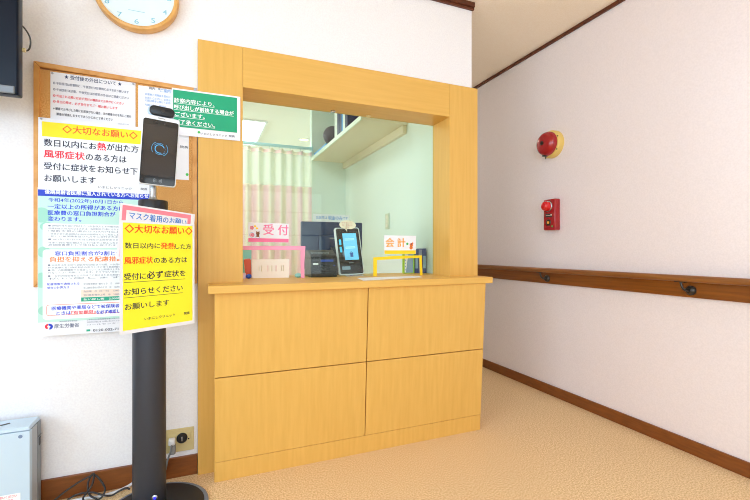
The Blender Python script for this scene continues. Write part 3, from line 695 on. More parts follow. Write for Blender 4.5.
# cords on the floor
bm = new(); tube(bm, spline([(-.580,1.975,.006),(-.55,1.965,.006),(-.46,1.972,.006),(-.40,1.962,.006),(-.34,1.975,.006),(-.300,1.988,.012),(-.275,2.000,.020),(-.262,2.000,.022),(-.250,2.001,.026)],8), .0058, 10)
o = link('white_cord', bm, 'whiteplastic', smooth=True); setorigin(o, (-.4,1.97,0)); tag(o, 'thick white cord lying on the floor along the baseboard', 'cord')
bm = new()
P_ = [(-.570,1.86,.006),(-.560,1.945,.012),(-.520,1.955,.045),(-.470,1.962,.075),(-.428,1.965,.093),(-.412,1.962,.100),(-.418,1.955,.060),(-.445,1.945,.020),(-.425,1.938,.006),
      (-.388,1.94,.008),(-.372,1.952,.035),(-.392,1.962,.075),(-.416,1.967,.096),(-.432,1.962,.070),(-.424,1.948,.028),(-.398,1.938,.008),(-.430,1.925,.006),(-.480,1.935,.007),(-.498,1.948,.020),(-.470,1.955,.034),(-.420,1.950,.036),(-.378,1.945,.018),
      (-.350,1.948,.008),(-.325,1.955,.016),(-.300,1.955,.024),(-.285,1.95,.018)]
tube(bm, spline(P_,8), .0036, 8)
o = link('black_cord', bm, 'softblack', smooth=True); setorigin(o, (-.42,1.945,0)); tag(o, 'tangled thin black cord heaped on the floor by the baseboard', 'cord')

# panel heater / air cleaner
ac = thing('air_cleaner', 'white box shaped air cleaner standing on the floor against the wall under the television', 'air cleaner', (-.80,1.93,0))
bm = new(); box(bm, -1.02, -.594, 1.884, 1.908, .004, .336, .003); link('front_cover', bm, 'coolplastic', ac)
bm = new(); box(bm, -1.018, -.5955, 1.9085, 1.960, .004, .335, .001); link('middle_case', bm, 'greylight', ac)
bm = new(); box(bm, -1.02, -.594, 1.9605, 1.998, .004, .338, .004); link('rear_case', bm, 'greyplastic', ac)
bm = new(); hexa(bm, [(-1.02,1.886,.3385),(-.595,1.886,.3385),(-.595,1.99,.3385),(-1.02,1.99,.3385),(-1.02,1.888,.351),(-.598,1.888,.351),(-.598,1.985,.353),(-1.02,1.985,.353)], .002); tp = link('top_cover', bm, 'coolplastic', ac)
bm = new(); box(bm, -.700, -.672, 1.935, 1.945, .3525, .3535, 0, mx=Matrix.Translation((-.686,1.94,0)) @ Matrix.Rotation(.5,4,'Z') @ Matrix.Translation((.686,-1.94,0))); link('button', bm, 'black', tp)
bm = new(); box(bm, -.5945, -.5925, 1.972, 1.992, .244, .274, .0005); link('side_handle', bm, 'black', ac)
bm = new(); box(bm, -.5945, -.5932, 1.966, 1.996, .279, .284); link('side_groove', bm, 'bracket', ac)
bm = new(); lathe(bm, [(0,0),(.006,0),(.0065,.0012),(0,.0012)], 20, Matrix.Translation((-.622,1.884,.320)) @ Matrix.Rotation(PI/2,4,'X')); link('badge', bm, 'badge', ac)
st = None
bm = new(); box(bm, -.74, -.622, 1.8832, 1.8843, .04, .116); st = link('caution_sticker', bm, 'white', ac)
bm = new()
for k in range(3): 
    b = new(); glyphs(b, ('消毒液をお使いください','使用後は電源を切り','蓋を閉めてください')[k], -.735, -.640-.012*k, .108-.014*k, .010, 2, 0)
    merge(bm, b, Matrix.Translation((0.008,1.8830,0)) @ Matrix.Rotation(PI/2,4,'X'))
o = link('sticker_print', bm, 'pinkedge', st)

# ================================================================== THERMAL CAMERA STAND
stn = thing('face_scanner_stand', 'black column stand with a face scanning tablet on top, beside the cork board', 'scanner stand', (-.195,1.80,0))
bm = new(); lathe(bm, [(0,.0005),(.186,.0005),(.188,.004),(.187,.011),(.180,.014),(.172,.0145),(.172,.0125),(0,.0125)], 72, Matrix.Translation((-.174,1.776,0))); rim = link('base', bm, 'discrim', stn, smooth=True)
bm = new(); lathe(bm, [(0,.0128),(.1715,.0128),(.1715,.0142),(0,.0150)], 72, Matrix.Translation((-.174,1.776,0))); link('base_mat', bm, 'disc', rim)
CXY = Matrix.Translation((-.200,1.82,0))
bm = new(); lathe(bm, [(0,.0152),(.0585,.0152),(.0585,1.05),(0,1.05)], 56, CXY); link('column', bm, 'darkgrey', stn, smooth=True)
bm = new(); lathe(bm, [(0,1.0502),(.050,1.0502),(.050,1.150),(.052,1.152),(.052,1.189),(.049,1.193),(0,1.193)], 56, Matrix.Translation((-.187,1.822,0))); link('upper_column', bm, 'black', stn, smooth=True)
bm = new(); lathe(bm, [(0,1.1932),(.022,1.1932),(.015,1.200),(.0125,1.21),(.0125,1.285),(0,1.285)], 28, Matrix.Translation((-.187,1.815,0))); link('neck', bm, 'silver', stn, smooth=True)
lm = Matrix.Translation((-.176,1.7660,.062)) @ Matrix.Rotation(PI/2,4,'X')
bm = new(); lathe(bm, [(0,0),(.010,0),(.010,.003),(.007,.005),(0,.005)], 20, lm); sk = link('power_socket', bm, 'silver', stn, smooth=True)
bm = new(); lathe(bm, [(0,.005),(.0055,.005),(.0045,.0075),(0,.008)], 16, lm); link('indicator_light', bm, 'led', sk, smooth=True)
# tablet, rolled a little
DM = Matrix.Translation((-.161,1.775,1.374)) @ Matrix.Rotation(math.radians(8),4,'Z') @ Matrix.Rotation(math.radians(3.4),4,'Y')
def dpart(name, bm, m, parent, smooth=False):
    bmesh.ops.transform(bm, matrix=DM, verts=bm.verts); return link(name, bm, m, parent, smooth=smooth)
bm = new(); prism(bm, rrect(-.0645,.0635,-.128,.138,.010), 0, .018, .003); tb = dpart('tablet', bm, 'whiteplastic', stn, True)
bm = new(); prism(bm, rrect(-.0605,.0595,-.125,.122,.008), -.0015, .001); dpart('front_glass', bm, 'gloss', tb)
bm = new(); prism(bm, rrect(-.0545,.054,-.094,.100,.001,1), -.0024, -.0012); dpart('screen', bm, 'devscreen', tb)
RS = Matrix.Translation((0,-.0026,0)) @ Matrix.Rotation(PI/2,4,'X')
b = new()
for r0, r1, a0, a1 in ((.027,.0282,-60,40),(.027,.0282,120,215),(.021,.022,60,150),(.021,.022,230,330),(.0145,.017,20,290)): ring(b, 0, .012, r0, r1, 0, a0, a1, 30)
for k in range(16): 
    a = 2*PI*k/16; flat(b, [(.019*math.cos(a)+dx, .012+.019*math.sin(a)+dy) for dx, dy in ((-.0006,-.0006),(.0006,-.0006),(.0006,.0006),(-.0006,.0006))], 0)
bm = new(); merge(bm, b, RS); dpart('screen_graphic', bm, 'screenlines', tb)
b = new()
for sg in (0, 180):
    for rr in (.005,.009,.013): ring(b, 0, -.110, rr, rr+.0014, 0, sg-38, sg+38, 10)
bm = new(); merge(bm, b, Matrix.Translation((0,-.0018,0)) @ Matrix.Rotation(PI/2,4,'X')); dpart('wave_mark', bm, 'greyplastic', tb)
bm = new()
for x in (-.018, .012): lathe(bm, [(0,0),(.0045,0),(.004,.0008),(0,.0008)], 16, Matrix.Translation((x,-.0016,.111)) @ Matrix.Rotation(PI/2,4,'X'))
dpart('lens', bm, 'bracket', tb)
bm = new(); box(bm, -.012, .012, -.0006, .002, .1285, .1315); dpart('ear_slot', bm, 'greyplastic', tb)
bm = new(); prism(bm, rrect(-.043,.043,.141,.175,.0168,8), -.006, .016, .003); cm = dpart('camera_bar', bm, 'black', stn, True)
bm = new(); lathe(bm, [(0,0),(.006,0),(.006,.001),(0,.001)], 20, Matrix.Translation((.002,-.006,.158)) @ Matrix.Rotation(PI/2,4,'X')); dpart('camera_lens', bm, 'bracket', cm)
bm = new(); prism(bm, rrect(-.049,.045,.135,.181,.022,8), .0162, .024, .002); dpart('camera_mount', bm, 'coolplastic', cm, True)
bm = new(); box(bm, -.030, .008, .018, .052, -.12, -.08, .004); dpart('tilt_joint', bm, 'silver', stn, True)

# two sheets hung on the column, turned to the right
al_ = math.radians(34.2)
u = Vector((math.cos(al_), math.sin(al_), 0)); nrm = Vector((math.sin(al_), -math.cos(al_), 0))
L0 = Vector((-.2800,1.693,0)); W_, H_ = .289, .407
# the back of the pink sheet touches the column
need = (Vector((-.200,1.82,0))-L0).dot(nrm)
base = L0 + nrm*(.0590+need)
RZ = Matrix.Rotation(al_,4,'Z')
bm = new(); sheet(bm, W_, .20)
k1 = link('mask_notice', bm, 'paper'); k1.location = base + Vector((0,0,.968)) + u*(-.010); k1.rotation_mode = 'XYZ'
k1.rotation_euler = (RZ @ Matrix.Rotation(math.radians(4.0),4,'Y') @ Matrix.Rotation(PI/2,4,'X')).to_euler()
tag(k1, 'white notice with a pink border behind the yellow sign on the column', 'notice')
bm = new()
flat(bm, [(.008,.178),(.272,.178),(.272,.194),(.008,.194)], .0008); flat(bm, [(.008,.01),(.022,.01),(.022,.178),(.008,.178)], .0008); flat(bm, [(.258,.01),(.272,.01),(.272,.178),(.258,.178)], .0008)
link('pink_border', bm, 'pinkedge', k1, local=True)
bm = new(); glyphs(bm, 'マスク着用のお願い', .032, .254, .160, .026, 1, .0011); link('printed_text', bm, 'skyprint', k1, local=True)
bm = new(); sheet(bm, W_, H_)
k2 = link('yellow_sign', bm, 'paper'); k2.location = base + nrm*.0022 + Vector((0,0,.699)); k2.rotation_euler = (RZ @ Matrix.Rotation(PI/2,4,'X')).to_euler()
tag(k2, 'bright yellow sign with red title and handwritten style lines on the column', 'sign')
bm = new(); flat(bm, [(.011,.013),(W_-.009,.013),(W_-.009,H_-.008),(.011,H_-.008)], .0008); link('yellow_ground', bm, 'sign_yellow', k2, local=True)
def sg(rows, m):
    for t, x0, x1, y, h, bd in rows:
        b = new(); glyphs(b, t, x0*W_, x1*W_, (1-y)*H_, h*H_, bd, .0012); link('printed_line', b, m, k2, local=True)
sg([('◇大切なお願い◇',.06,.965,.072,.074,2)], 'redo')
sg([('数日以内に',.06,.50,.222,.052,1),('した方',.715,.945,.226,.052,1),('のある方は',.42,.885,.358,.056,1),('受付に',.05,.315,.497,.060,1),('必ず',.33,.54,.492,.07,2),('症状を',.56,.86,.49,.060,1),
    ('お知らせください',.05,.82,.632,.060,1),('お願いします',.06,.625,.762,.058,1),('いまにしクリニック',.30,.71,.888,.026,1),('院長',.84,.925,.888,.026,2)], 'ink')
sg([('発熱',.51,.708,.222,.06,2),('風邪症状',.055,.405,.354,.062,2)], 'redo')
bm = new()
for y, x1 in ((.548,.86),(.683,.82)): flat(bm, [(.05*W_,(1-y)*H_),(x1*W_,(1-y)*H_),(x1*W_,(1-y)*H_+.0016),(.05*W_,(1-y)*H_+.0016)], .0012)
link('underline', bm, 'ink', k2, local=True)
# ================================================================== ON AND BEHIND THE RECEPTION WINDOW
s1 = link('reception_sign', (lambda b: (box(b, 0, .204, 0, .099, 0, .0012), b)[1])(new()), 'paper')
s1.location = (.2005, 2.1668, 1.0405); s1.rotation_euler = (PI/2, math.radians(.6), 0)
tag(s1, 'white sign with pink characters and pink bottom stripe, on the glass above the pink tape', 'sign')
bm = new(); flat(bm, [(.001,.001),(.203,.001),(.203,.020),(.001,.020)], .0014); link('bottom_stripe', bm, 'pinkprint', s1, local=True)
bm = new(); glyphs(bm, '受 付', .074, .201, .064, .054, 1, .0015); link('printed_text', bm, 'pinkprint', s1, local=True)
bm = new()
for cx, cy in ((.018,.072),(.020,.036)):
    for k in range(5): disc(bm, cx+.006*math.cos(2*PI*k/5), cy+.006*math.sin(2*PI*k/5), .0045, .0014)
link('flower_mark', bm, 'pinkedge', s1, local=True)
bm = new()
for cx, cy in ((.033,.080),(.042,.070)): disc(bm, cx, cy, .0055, .0014)
link('flower_mark', bm, 'ytape', s1, local=True)
bm = new(); disc(bm, .047, .044, .009, .0014); disc(bm, .041, .052, .003, .0014); disc(bm, .053, .052, .003, .0014); flat(bm, [(.039,.026),(.055,.026),(.053,.040),(.041,.040)], .0014)
link('animal_mark', bm, 'rail', s1, local=True)
bm = new(); ring(bm, .018, .036, .011, .0125, .0014); ring(bm, .047, .029, .010, .0115, .0014, 180, 360); link('outline_mark', bm, 'blue', s1, local=True)

s2 = link('payment_sign', (lambda b: (box(b, 0, .204, 0, .108, 0, .0012), b)[1])(new()), 'paper')
s2.location = (.949, 2.1668, .976); s2.rotation_euler = (PI/2, 0, 0)
tag(s2, 'white sign with amber characters and yellow bottom stripe, on the glass above the yellow tape', 'sign')
bm = new(); flat(bm, [(.001,.001),(.203,.001),(.203,.022),(.001,.022)], .0014); link('bottom_stripe', bm, 'ytape', s2, local=True)
bm = new(); glyphs(bm, '会 計', .008, .134, .066, .052, 2, .0015); link('printed_text', bm, 'kanji_o', s2, local=True)
bm = new(); disc(bm, .147, .060, .007, .0014); link('green_dot', bm, 'leaf', s2, local=True)
bm = new(); disc(bm, .174, .054, .011, .0014, 1.0); disc(bm, .172, .038, .011, .0014); disc(bm, .182, .064, .005, .0014); link('squirrel_mark', bm, 'orange', s2, local=True)
bm = new(); disc(bm, .173, .059, .004, .0015); link('squirrel_mark', bm, 'binder', s2, local=True)

# receipt printer
ZT = .8522
pr_ = thing('receipt_printer', 'black boxy receipt printer with a blue strip, on the countertop behind the glass', 'printer', (.605,2.29,ZT))
bm = new()
def yz_prism(b, pts, x0, x1, bev):
    prism(b, pts, 0, x1-x0, bev, mx=Matrix.Translation((x1,0,0)) @ Matrix(((0,-1,0,0),(1,0,0,0),(0,0,1,0),(0,0,0,1))))
yz_prism(bm, [(2.215,ZT),(2.375,ZT),(2.375,.993),(2.30,1.001),(2.225,.970),(2.215,.958)], .535, .682, .004)
PS = Matrix.Translation((-.008,-.030,0)); bmesh.ops.transform(bm, matrix=PS, verts=bm.verts); link('case', bm, 'black', pr_)
bm = new(); box(bm, .588, .660, 2.2125, 2.2165, .936, .9475, .001); bmesh.ops.transform(bm, matrix=PS, verts=bm.verts); link('blue_strip', bm, 'bluestrip', pr_)
bm = new(); box(bm, .588, .642, 2.2125, 2.216, .893, .918, .001); bmesh.ops.transform(bm, matrix=PS, verts=bm.verts); link('paper_slot', bm, 'gloss', pr_)
bm = new(); box(bm, .546, .575, 2.2132, 2.216, .920, .929, .0005); bmesh.ops.transform(bm, matrix=PS, verts=bm.verts); link('white_badge', bm, 'white', pr_)
bm = new(); box(bm, .537, .676, 2.2135, 2.2155, .882, .8845); bmesh.ops.transform(bm, matrix=PS, verts=bm.verts); link('drawer_gap', bm, 'gloss', pr_)
bm = new()
for k in range(16): box(bm, .545+k*.0062, .549+k*.0062, 2.245+.004*(k%3), 2.262, .979, .9865, .0005)
bmesh.ops.transform(bm, matrix=PS, verts=bm.verts); link('torn_paper_edge', bm, 'greyplastic', pr_)
bm = new(); lathe(bm, [(0,0),(.004,0),(.004,.001),(0,.001)], 12, Matrix.Translation((.665,2.2152,.915)) @ Matrix.Rotation(PI/2,4,'X')); bmesh.ops.transform(bm, matrix=PS, verts=bm.verts); link('feed_button', bm, 'bluestrip', pr_)

# card reader leaning back
rd = thing('card_reader', 'black and white card reader with a blue screen, beside the receipt printer', 'card reader', (.79,2.33,ZT))
RM = Matrix.Translation((.788,2.258,ZT+.005)) @ Matrix.Rotation(math.radians(-3),4,'Z') @ Matrix.Rotation(math.radians(-17),4,'X') @ Matrix.Rotation(math.radians(-2.0),4,'Y')
def rpart(name, bm, m, parent, smooth=False):
    bmesh.ops.transform(bm, matrix=RM, verts=bm.verts); return link(name, bm, m, parent, smooth=smooth)
bm = new(); prism(bm, rrect(-.079,.076,0,.290,.014), 0, .016, .003); sh = rpart('shell', bm, 'whiteplastic', rd, True)
bm = new(); prism(bm, rrect(-.069,.069,.006,.283,.010), -.004, .002, .001); fp = rpart('front_panel', bm, 'gloss', rd, True)
bm = new(); prism(bm, rrect(-.034,.050,.088,.252,.002,1), -.0052, -.0035); sc = rpart('screen', bm, 'lcd', rd)
b = new(); ring(b, .008, .128, .010, .0125, 0, 0, 360, 4); flat(b, rrect(.0,.018,.105,.132,.003), 0)
bm = new(); merge(bm, b, Matrix.Translation((0,-.0056,0)) @ Matrix.Rotation(PI/2,4,'X')); rpart('screen_icon', bm, 'lcdink', sc)
b = new()
for y in (.215,.208,.165,.158): flat(b, [(-.024,y),(.036,y),(.036,y+.003),(-.024,y+.003)], 0)
bm = new(); merge(bm, b, Matrix.Translation((0,-.0056,0)) @ Matrix.Rotation(PI/2,4,'X')); rpart('screen_text', bm, 'lcdline', sc)
bm = new(); prism(bm, rrect(-.059,-.046,.180,.215,.005), -.0055, -.0035); prism(bm, rrect(-.059,-.046,.135,.170,.005), -.0055, -.0035); rpart('blue_light', bm, 'bluelight', fp)
bm = new(); prism(bm, rrect(-.058,-.008,.030,.050,.003), -.0055, -.0035); rpart('card_slot', bm, 'filegrey', fp)
bm = new(); prism(bm, rrect(-.058,.058,.012,.060,.003), -.0048, -.0035); rpart('slot_surround', bm, 'black', fp)
b = new(); flat(b, [(-.012,.068),(.014,.068),(.014,.073),(-.012,.073)], 0)
bm = new(); merge(bm, b, Matrix.Translation((0,-.0046,0)) @ Matrix.Rotation(PI/2,4,'X')); rpart('maker_mark', bm, 'greyplastic', fp)
bm = new(); hexa(bm, [(.725,2.276,ZT),(.857,2.276,ZT),(.857,2.40,ZT),(.725,2.40,ZT),(.725,2.292,ZT+.012),(.857,2.292,ZT+.012),(.857,2.395,ZT+.02),(.725,2.395,ZT+.02)], .002)
hexa(bm, [(.76,2.318,ZT+.012),(.82,2.318,ZT+.012),(.82,2.388,ZT+.012),(.76,2.388,ZT+.012),(.76,2.346,.99),(.82,2.346,.99),(.82,2.37,.99),(.76,2.37,.99)], .002)
link('stand', bm, 'black', rd)
bm = new(); b = new()
pts = [(.052*math.cos(2*PI*k/36), .029*math.sin(2*PI*k/36)) for k in range(36)]
pts = pts[:25] + [(-.006,-.0285),(-.008,-.045),(-.018,-.0275)] + pts[29:]
prism(bm, [(x, z) for x, z in pts], 0, .0012)
bb = link('speech_bubble_tag', bm, 'bubble'); bb.location = (.786, 2.337, 1.150); bb.rotation_euler = (math.radians(-17),0,0)
tag(bb, 'cream speech bubble shaped paper tag stuck on top of the card reader', 'tag')
b = new(); glyphs(b, 'マイナンバー', -.036, .036, .012, .010, 1, 0); glyphs(b, 'カードはここ', -.034, .030, -.002, .010, 1, 0); glyphs(b, 'です', -.012, .010, -.016, .009, 1, 0)
bm = new(); merge(bm, b, Matrix.Translation((0,-.0006,0)) @ Matrix.Rotation(PI/2,4,'X')); link('printed_text', bm, 'bubbleink', bb, local=True)
bm = new(); prism_xy(bm, [(.735,2.195),(.835,2.185),(.850,2.255),(.745,2.266)], 0, .0008, 0); lf = link('leaflet', bm, 'paper'); setorigin(lf, (.79,2.23,0)); lf.location.z = ZT
tag(lf, 'small pink patterned leaflet lying at the foot of the card reader', 'leaflet')
bm = new()
for cx, cy, r in ((.76,2.215,.012),(.79,2.235,.010),(.815,2.205,.013)): disc(bm, cx-.79, cy-2.23, r, .001)
link('printed_spot', bm, 'pinkedge', lf, local=True)
bm = new(); disc(bm, .775-.79, 2.24-2.23, .009, .0011); disc(bm, .80-.79, 2.212-2.23, .006, .0011); link('printed_spot', bm, 'blue2', lf, local=True)
bm = new(); prism_xy(bm, [(.706,1.865),(1.09,1.975),(1.125,2.085),(.742,2.052)], 0, .0007); ws = link('paper_sheet', bm, 'paper'); setorigin(ws, (.9,1.99,0)); ws.location.z = ZT
tag(ws, 'flat white paper sheet lying on the countertop under the yellow tape', 'paper')

# tray under the pink tape
ty = thing('letter_tray', 'cream plastic tray with cut slots, standing on the countertop under the pink tape', 'tray', (.33,2.32,ZT))
TM = Matrix.Translation((.229,2.243,ZT)) @ Matrix.Rotation(math.radians(-6),4,'Z')
def tpart(name, bm, m):
    bmesh.ops.transform(bm, matrix=TM, verts=bm.verts); return link(name, bm, m, ty)
bm = new()
Wt, Ht = .190, .099
box(bm, 0, Wt, 0, .004, 0, .032); box(bm, 0, Wt, 0, .004, .066, Ht)
xs = [0, .030, .036, .044, .050, .076, .082, .096, .102, .118, .124, .146, .152, .158, .164, Wt]
for k in range(0, len(xs), 2): box(bm, xs[k], xs[k+1], 0, .004, .032, .066)
tpart('front_panel', bm, 'cream')
bm = new(); box(bm, 0, Wt, .09, .094, 0, .03); tpart('back_panel', bm, 'cream')
bm = new(); box(bm, 0, .004, .0041, .0899, 0, Ht, .0005); tpart('side_panel', bm, 'cream')
bm = new(); box(bm, Wt-.004, Wt, .0041, .0899, 0, Ht, .0005); tpart('side_panel', bm, 'cream')
bm = new(); box(bm, .0041, Wt-.0041, .0041, .0899, 0, .003); tpart('bottom', bm, 'cream')

bm = new(); box(bm, .168, .232, 2.315, 2.40, 0, .150, .003); box(bm, .1675, .2325, 2.3145, 2.4005, .05, .052)
tbx = link('storage_box', bm, 'tealbox'); tbx.location = (0,0,ZT); setorigin(tbx, (.2,2.355,0)); tbx.location.z = ZT
tag(tbx, 'pale teal box standing behind the cream tray beside the wood post', 'box')
bm = new(); hexa(bm, [(.197,2.262,0),(.228,2.255,0),(.226,2.285,0),(.199,2.285,0),(.186,2.255,.098),(.222,2.240,.10),(.222,2.28,.104),(.19,2.285,.100)], .006)
cl = link('pouch', bm, 'coral', smooth=True); setorigin(cl, (.21,2.26,0)); cl.location.z = ZT
tag(cl, 'coral red cloth pouch squeezed between the teal box and the cream tray', 'pouch')
bm = new(); lathe(bm, [(0,0),(.012,0),(.012,.026),(.009,.030),(0,.030)], 20); lj = link('small_pot', bm, 'lilac', smooth=True); lj.location = (.183,2.225,ZT)
tag(lj, 'small pale lilac pot on the countertop in front of the teal box', 'pot')
bm = new(); ball(bm, .012, (0,0,.0118), (1.25,1,1)); bt = link('tape_dispenser', bm, 'bluething', smooth=True); bt.location = (.209,2.222,ZT)
tag(bt, 'small bright blue rounded object on the countertop below the coral pouch', 'stationery')
bm = new(); ball(bm, .012, (0,0,.0118), (1.6,1,1)); ball(bm, .006, (.017,0,.012), (1.4,.8,.8)); mt = link('stapler', bm, 'mintthing', smooth=True); mt.location = (.462,2.205,ZT)
tag(mt, 'small mint coloured stationery piece at the foot of the pink tape', 'stationery')

# file holder and folders at the right jamb
fh = thing('file_holder', 'lime edged clear file holder on the countertop under the yellow tape', 'file holder', (1.20,2.34,ZT))
bm = new(); box(bm, 1.158, 1.1635, 2.335, 2.36, ZT, .985, .002); box(bm, 1.226, 1.233, 2.335, 2.36, ZT, 1.008, .002); box(bm, 1.1635, 1.226, 2.355, 2.36, ZT, 1.0); box(bm, 1.1635, 1.226, 2.335, 2.355, ZT, ZT+.004)
box(bm, 1.205, 1.226, 2.335, 2.355, .990, 1.003); link('frame', bm, 'greenclear', fh)
bm = new(); box(bm, 1.164, 1.2255, 2.338, 2.341, ZT+.0045, .985); pn = link('front_sheet', bm, 'filegrey', fh)
bm = new(); prism(bm, [(1.1645,.858),(1.172,.858),(1.190,.972),(1.1645,.972)], 2.3368, 2.338); link('front_label', bm, 'white', pn)
for k, z in enumerate((.872,.892,.912,.932,.95)):
    bm = new(); box(bm, 1.1665, 1.1715, 2.336, 2.3369, z, z+.006); link('label_print', bm, 'blue', pn)
for k, (x0, x1, h, m_, lb) in enumerate(((1.238,1.266,.156,'fileblue','navy folder standing next to the lime edged file holder'),(1.268,1.292,.150,'fileclear','mauve folder standing between two navy folders'),(1.294,1.322,.158,'fileblue','navy folder standing closest to the wood post'))):
    bm = new(); box(bm, x0, x1, 2.34, 2.415, 0, h, .002); o = link('folder', bm, m_); setorigin(o, ((x0+x1)/2,2.35,0)); o.location.z = ZT; ROOTMX[o.name] = Matrix.Translation(o.location)
    tag(o, lb, 'folder', 'folders behind the payment window')
    bm = new(); box(bm, x0+.004, x1-.004, 2.3385, 2.3399, ZT+.03, ZT+.11); link('spine_label', bm, 'filegrey' if k != 1 else 'fileblue', o)

# inner desk with the monitor
dk = thing('inner_desk', 'low desk inside the reception behind the countertop', 'desk', (.75,2.8,0))
bm = new(); box(bm, .0, 1.325, 2.46, 3.10, .68, .71, .003); link('desk_top', bm, 'shelf', dk)
for x in (.02, 1.28):
    bm = new(); box(bm, x, x+.03, 2.48, 3.08, 0, .68); link('leg', bm, 'shelf', dk)
mn = thing('monitor', 'dark blue computer monitor seen from behind, inside the reception', 'monitor', (.81,2.74,.7105))
bm = new(); box(bm, .588, 1.018, 2.705, 2.735, .875, 1.190, .006, 3); box(bm, .70, .91, 2.685, 2.706, .93, 1.10, .008); link('rear_case', bm, 'monitor', mn, smooth=True)
bm = new(); box(bm, .60, 1.006, 2.7352, 2.737, .89, 1.178); link('screen', bm, 'tvscreen', mn)
bm = new(); box(bm, .775, .835, 2.66, 2.684, .725, 1.02, .003); lathe(bm, [(0,.7107),(.12,.7107),(.12,.72),(.03,.727),(0,.727)], 40, Matrix.Translation((.805,2.69,0))); link('stand', bm, 'black', mn, smooth=True)
bm = new(); box(bm, .775, .818, 2.683, 2.6852, 1.075, 1.083); link('maker_mark', bm, 'greyplastic', mn)
bm = new(); box(bm, 0, .255, -.002, 0, 0, .052)
cs = link('paper_strip_sign', bm, 'paper'); cs.location = (.668, 2.712, 1.1903); tag(cs, 'narrow white paper sign with blue writing standing on top of the monitor', 'sign')
b = new(); glyphs(b, '当医院は', .020, .098, .028, .020, 1, 0); glyphs(b, '現金のみ', .104, .205, .028, .027, 2, 0); glyphs(b, 'です', .21, .243, .028, .018, 1, 0)
bm = new(); merge(bm, b, Matrix.Translation((0,-.0024,0)) @ Matrix.Rotation(PI/2,4,'X')); link('printed_text', bm, 'blue', cs, local=True)

# switch plate
sw = thing('light_switch', 'tall narrow light switch on the pale green wall inside the reception', 'switch', (1.33,2.968,1.165))
bm = new(); box(bm, 1.323, 1.3298, 2.933, 3.003, 1.165, 1.287, .002); link('plate', bm, 'switch', sw)
bm = new(); box(bm, 1.320, 1.3235, 2.950, 2.986, 1.18, 1.205, .001); box(bm, 1.320, 1.3235, 2.950, 2.986, 1.21, 1.24, .001); box(bm, 1.320, 1.3235, 2.950, 2.986, 1.245, 1.272, .001); link('rocker', bm, 'shelf', sw)

# high shelf
sf = thing('wall_shelf', 'cream shelf high on the pale green wall inside the reception', 'shelf', (1.16,3.3,1.88))
bm = new(); box(bm, .986, 1.3298, 2.62, 4.0295, 1.888, 1.912); link('board', bm, 'shelf', sf)
bm = new(); box(bm, .976, .9858, 2.62, 4.0295, 1.884, 1.916, .001); link('front_edge', bm, 'shelfedge', sf)
bm = new(); box(bm, 1.300, 1.3298, 2.64, 4.0295, 1.828, 1.8876, .002); link('under_shelf_strip', bm, 'shelf', sf)  # plain strip along the wall under the shelf board
ZS = 1.9122
bm = new(); lathe(bm, [(0,.002),(.055,.002),(.055,.010),(.018,.016),(.016,.11),(0,.11)], 28); gb = thing('globe_ornament', 'dark grey ball on a small foot standing on the high shelf', 'ornament', (1.145,3.86,ZS))
bm2 = bm; link('foot', bm2, 'whiteplastic', gb, local=True, smooth=True).location = (0,0,-.0018)
bm = new(); ball(bm, .092, (0,0,.195)); link('ball', bm, 'ball', gb, local=True, smooth=True)
bm = new(); box(bm, 0, .045, 0, .42, 0, .035, .003); bf = link('flat_file', bm, 'skyblue'); bf.location = (.988, 3.55, ZS); tag(bf, 'bright blue long flat file lying along the front of the high shelf', 'file')
y = 3.42
for k, (w, h, m_, lb) in enumerate(((.075,.31,'binderlight','pale thick binder on the high shelf next to the dark ball'),(.06,.30,'binder','navy binder on the high shelf next to the pale thick binder'),(.05,.30,'binder','second navy binder on the high shelf counted from the pale thick binder'),
        (.03,.29,'skyblue','thin sky blue binder among the navy binders on the high shelf'),(.055,.30,'binderlight','pale binder between the sky blue and the nearest navy binder on the shelf'),(.06,.30,'binder','navy binder on the high shelf nearest to the window glass'))):
    bm = new(); box(bm, 1.03, 1.29, y-w, y, 0, h, .003); o = link('binder', bm, m_); setorigin(o, (1.16, y-w/2, 0)); o.location.z = ZS
    tag(o, lb, 'binder', 'binders on the high shelf'); y -= w+.004

# curtain
cu = thing('curtain', 'cream and pink curtain with a pale net top, hanging inside the reception', 'curtain', (.37,4.0,.06))
def wavy(x0, x1, z0, z1, nz, amp, ph=0.0, head=0.0):
    b = new(); n = 220; rows = []
    for j in range(nz+1):
        z = z0+(z1-z0)*j/nz; row = []
        for i in range(n+1):
            x = x0+(x1-x0)*i/n
            a = amp*(0.75+0.35*math.sin(x*5.3))
            yy = 4.0 + a*math.sin(2*PI*x/.098 + .6*math.sin(x*7.0) + .12*(z1-z)) + .006*math.sin(3*z+9*x)
            dz = head*abs(math.sin(PI*x/.098)) if j == nz else 0.0
            row.append(b.verts.new((x, yy, z-dz)))
        rows.append(row)
    for j in range(nz):
        for i in range(n): b.faces.new((rows[j][i], rows[j][i+1], rows[j+1][i+1], rows[j+1][i]))
    return b
link('curtain_cloth', wavy(-.25, .972, .06, 1.617, 10, .030), 'curtain', cu, smooth=True)
link('net_top', wavy(-.25, .972, 1.617, 1.925, 4, .030), 'net', cu, smooth=True)
link('heading', wavy(-.25, .972, 1.925, 1.972, 3, .030, 0, .022), 'curtain', cu, smooth=True)
bm = new()
for k in range(13):
    x = -.22+.098*k; tube(bm, [(x,4.0,1.945),(x,3.998,1.968),(x,4.0,1.9825)], .0022, 6)
link('curtain_hooks', bm, 'silver', cu)
cr = thing('curtain_rail', 'pale blue curtain rail above the curtain inside the reception', 'curtain rail', (.35,4.0,1.985))
bm = new(); box(bm, -.35, .9795, 3.985, 4.015, 1.983, 2.008, .003); link('track', bm, 'railblue', cr)
bm = new(); box(bm, .966, .981, 3.975, 4.025, 1.975, 2.016, .002); link('end_bracket', bm, 'railblue', cr)

